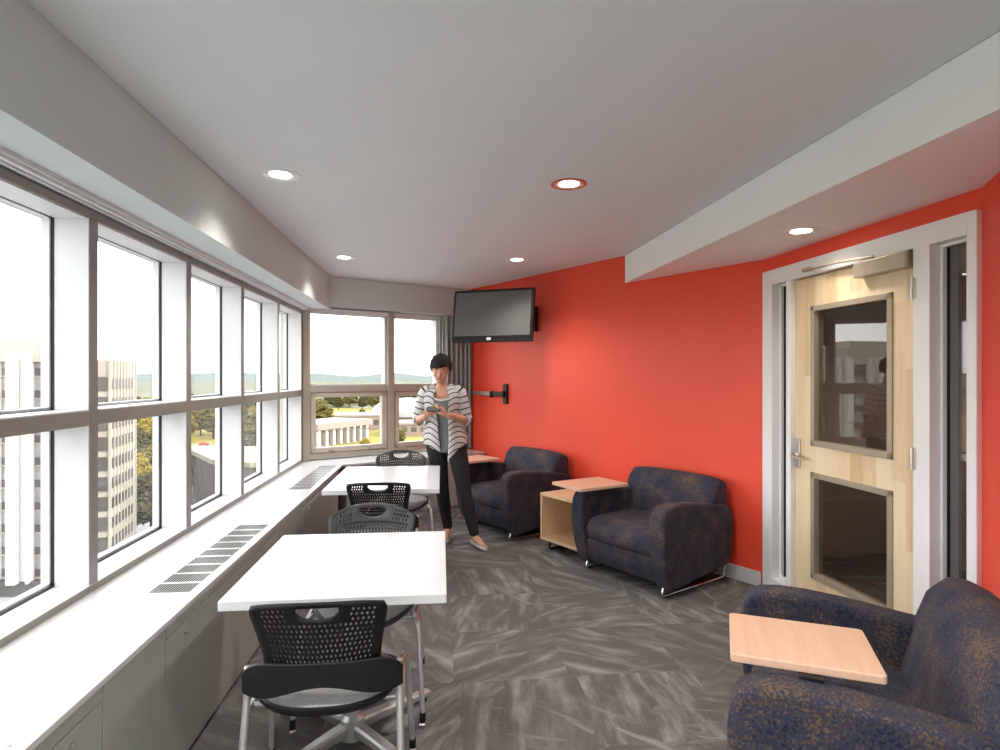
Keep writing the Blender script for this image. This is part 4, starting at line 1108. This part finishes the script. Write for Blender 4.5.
block(150, 190, 16, 14, 6, CONC, ROOF, 'low cream building among trees below the fin tower', 'low_building', R(15))
block(262, 300, 20, 12, 5, CONC, ROOFP, 'small white building beyond the fourth window', 'white_building', R(10))
block(205, 520, 30, 14, 6, WHITEC, ROOF, 'distant white building among olive trees beyond the third window', 'distant_building', R(-5))
# sports dome behind the woman
A = far_pt(408, 430); t = tag(empty('domed_hall', (A.x, A.y, GZ)), 'white low domed roof beside the standing woman, far outside', 'building')
bm = NB(); lathe(bm, [(26, 0), (26, 6), (25, 9), (20, 13), (12, 15.5), (.1, 16.5)], 40); obj('dome', bm, DOME, t, smooth=50)
bm = NB(); lathe(bm, [(26.4, 0), (26.4, 4), (26, 4)], 40); obj('base_wall', bm, BROWN, t)
# road and car
a, b = far_pt(120, 268), far_pt(330, 268)
bm = NB(); prism(bm, [(a.x, a.y), (b.x, b.y), (b.x - 1, b.y + 9), (a.x - 1, a.y + 9)], GZ + .02, GZ + .06); setting('ground_road', bm, ASPH)
A = far_pt(204, 273); t = tag(empty('car', (A.x, A.y, GZ + .06), R(4)), 'red car parked on the road beyond the third window', 'car')
bm = NB(); prism(bm, [(-2.3, .35), (2.3, .35), (2.3, .85), (1.4, 1.0), (.8, 1.55), (-1.1, 1.55), (-1.8, 1.0), (-2.3, .9)], -.9, .9, frame(V((1, 0, 0)), V((0, 0, 1)), V((0, -1, 0)), V((0, 0, 0)))); obj('body', bm, REDC, t, bevel=(.12, 3))
bm = NB(); box(bm, -1.1, .8, -.92, .92, 1.05, 1.4); obj('side_glass', bm, DKBAND, t)
for x in (-1.4, 1.4):
    for y in (-.85, .85):
        bm = NB(); tube(bm, [(x, y - .12, .34), (x, y + .12, .34)], .34, 18); obj('wheel', bm, TYRE, t, smooth=40)

# trees
def crown_mesh(seed, h, w, trunk):
    r_ = random.Random(seed); bm = NB()
    cz = trunk + (h - trunk) * .5; hz = (h - trunk) * .5
    for k in range(130):
        while True:
            p = V((r_.uniform(-1, 1), r_.uniform(-1, 1), r_.uniform(-1, 1)))
            if .35 < p.length < 1: break
        wz = w * (1 - .25 * p.z) * (.82 + .3 * NZ.noise(p * 2 + V((seed, 0, 0))))
        c = V((p.x * wz, p.y * wz, cz + p.z * hz * .92)); q = r_.uniform(.42, .92) * w / 4.2
        b2 = bmesh.ops.create_icosphere(bm, subdivisions=3, radius=1, matrix=M.Translation(c) @ M.Diagonal((q, q, q * .75, 1)))
        for v in b2['verts']: v.co = c + (v.co - c) * (1 + .6 * NZ.noise(v.co * 2.6) + .75 * NZ.noise(v.co * 7.0))
    return bm
TP_ = {}
def tree(kind, x, y, h, label, group=None, cat='tree'):
    if kind not in TP_:
        t = tag(empty('tree', (0, 0, GZ)), None, cat)
        li = {'olive': 0, 'gold': 1, 'dark': 2}[kind]
        obj('crown', crown_mesh(11 + li, 10, 4.2, 1.6), LEAF[li], t, smooth=None)
        bm = NB(); tube(bm, [(0, 0, 0), (.1, 0, 3), (0, .1, 6)], [.35, .26, .12], 8); obj('trunk', bm, BARK, t, smooth=60)
        TP_[kind] = t; o = t
    else: o = copy_tree(TP_[kind])
    s = h / 10; o.location = (x, y, GZ); o.scale = (s, s, s); o.rotation_euler = (0, 0, rnd.uniform(0, 6.28)); o['label'] = label
    if group: o['group'] = group
    elif 'group' in o: del o['group']
    return o
def tpx(kind, px, d, h, label=None, group=None):
    p = far_pt(px, d); return tree(kind, p.x, p.y, h, label, group)
tpx('dark', 152, 118, 13, 'dark dense tree just past the slender cream tower')
tpx('gold', 140, 70, 7, 'golden bush at the foot of the slender cream tower')
tpx('gold', 200, 76, 10.5, 'yellowish bush in front of the brown-clad hall')
tpx('olive', 319, 338, 19, 'tall olive tree at the near edge of the wide end window')
tpx('gold', 365, 240, 7, 'golden shrub at the end of the white pillars')
tpx('olive', 398, 262, 9, 'olive tree beside the woman in the narrow end window')
lab = {'olive': 'olive green tree in the grove beyond the side windows', 'gold': 'golden leaved tree in the grove beyond the side windows', 'dark': 'dark green tree in the grove beyond the side windows'}
PL = [(far_pt(341, 292), 34), (far_pt(362, 362), 26), (far_pt(405, 342), 26), (far_pt(143, 257), 14), (far_pt(150, 197), 13), (far_pt(262, 306), 14), (far_pt(205, 527), 17), (far_pt(408, 430), 52), (far_pt(319, 338), 12), (far_pt(365, 240), 4), (far_pt(398, 262), 5), (far_pt(152, 118), 7), (far_pt(204, 273), 12), (far_pt(204, 252), 12), (far_pt(205, 232), 12), (far_pt(206, 210), 10), (far_pt(240, 125), 30)]
def free(p, r):
    if any((p - q).length < .98 * (r + r2) for q, r2 in PL): return False
    PL.append((p, r)); return True
for (p0, p1, d0, d1, cnt, hh) in ((128, 300, 232, 340, 30, (13, 19)), (125, 300, 370, 570, 30, (11, 16)), (236, 300, 150, 205, 9, (10, 15)), (128, 160, 150, 230, 5, (10, 15))):
    for k in range(cnt):
        kd = rnd.choice(['olive', 'olive', 'gold', 'dark']); h_t = rnd.uniform(*hh)
        for _ in range(12):
            q = p0 + (p1 - p0) * (k + rnd.random()) / cnt; d_ = rnd.uniform(d0, d1)
            if 128 < q < 300 and free(far_pt(q, d_), .47 * h_t):
                tpx(kd, q, d_, h_t, lab[kd], 'trees in the grove beyond the side windows'); break
for k in range(22):
    kd = rnd.choice(['olive', 'dark', 'dark']); h_t = rnd.uniform(11, 16)
    for _ in range(12):
        q = 322 + 115 * (k + rnd.random()) / 22; d_ = rnd.uniform(565, 660)
        if free(far_pt(q, d_), .47 * h_t):
            tpx(kd, q, d_, h_t, {'olive': 'olive tree in the far line behind the field', 'dark': 'dark tree in the far line behind the field'}[kd], 'far line of trees behind the field'); break
for px, d, h in ((346, 330, 6), (352, 318, 7), (362, 430, 8)): tpx('dark', px, d, h, 'small dark tree beside the pale flat roofs', 'small trees by the pale roofs')

# ------------------------------------------------------------------ light, world, camera
w = bpy.data.worlds.new('sky'); SC.world = w; w.use_nodes = True; nt = w.node_tree
bg = nt.nodes['Background']; tc = nt.nodes.new('ShaderNodeTexCoord'); sx = nt.nodes.new('ShaderNodeSeparateXYZ'); cr = nt.nodes.new('ShaderNodeValToRGB')
nt.links.new(tc.outputs['Generated'], sx.inputs[0]); nt.links.new(sx.outputs[2], cr.inputs[0]); nt.links.new(cr.outputs[0], bg.inputs[0])
e = cr.color_ramp.elements; e[0].position = 0; e[0].color = (1, .99, .97, 1); e[1].position = .5; e[1].color = (.93, .965, 1.0, 1)
bg.inputs[1].default_value = 2.85
sun = bpy.data.lights.new('sun', 'SUN'); sun.energy = 2.2; sun.angle = R(1.5); sun.color = (1, .93, .80)
so = bpy.data.objects.new('sun', sun); C.objects.link(so)
so.rotation_euler = V((-.75, .30, -.60)).to_track_quat('-Z', 'Y').to_euler()
cam = bpy.data.cameras.new('camera'); co_ = bpy.data.objects.new('camera', cam); C.objects.link(co_)
co_.location = (0, 0, 1.48); co_.rotation_euler = (R(90), 0, -TH)
cam.sensor_fit = 'HORIZONTAL'; cam.sensor_width = 36; cam.lens = 36 * 600 / 1000; cam.shift_y = .0015; cam.clip_start = .05; cam.clip_end = 9000
SC.camera = co_
SC.view_settings.view_transform = 'Standard'; SC.view_settings.look = 'None'; SC.view_settings.gamma = 1; SC.view_settings.use_curve_mapping = False
SC.view_settings.exposure = .92
SC.cycles.max_bounces = 10; SC.cycles.diffuse_bounces = 6; SC.cycles.transparent_max_bounces = 16; SC.cycles.sample_clamp_indirect = 8
SC.cycles.caustics_reflective = False; SC.cycles.caustics_refractive = False
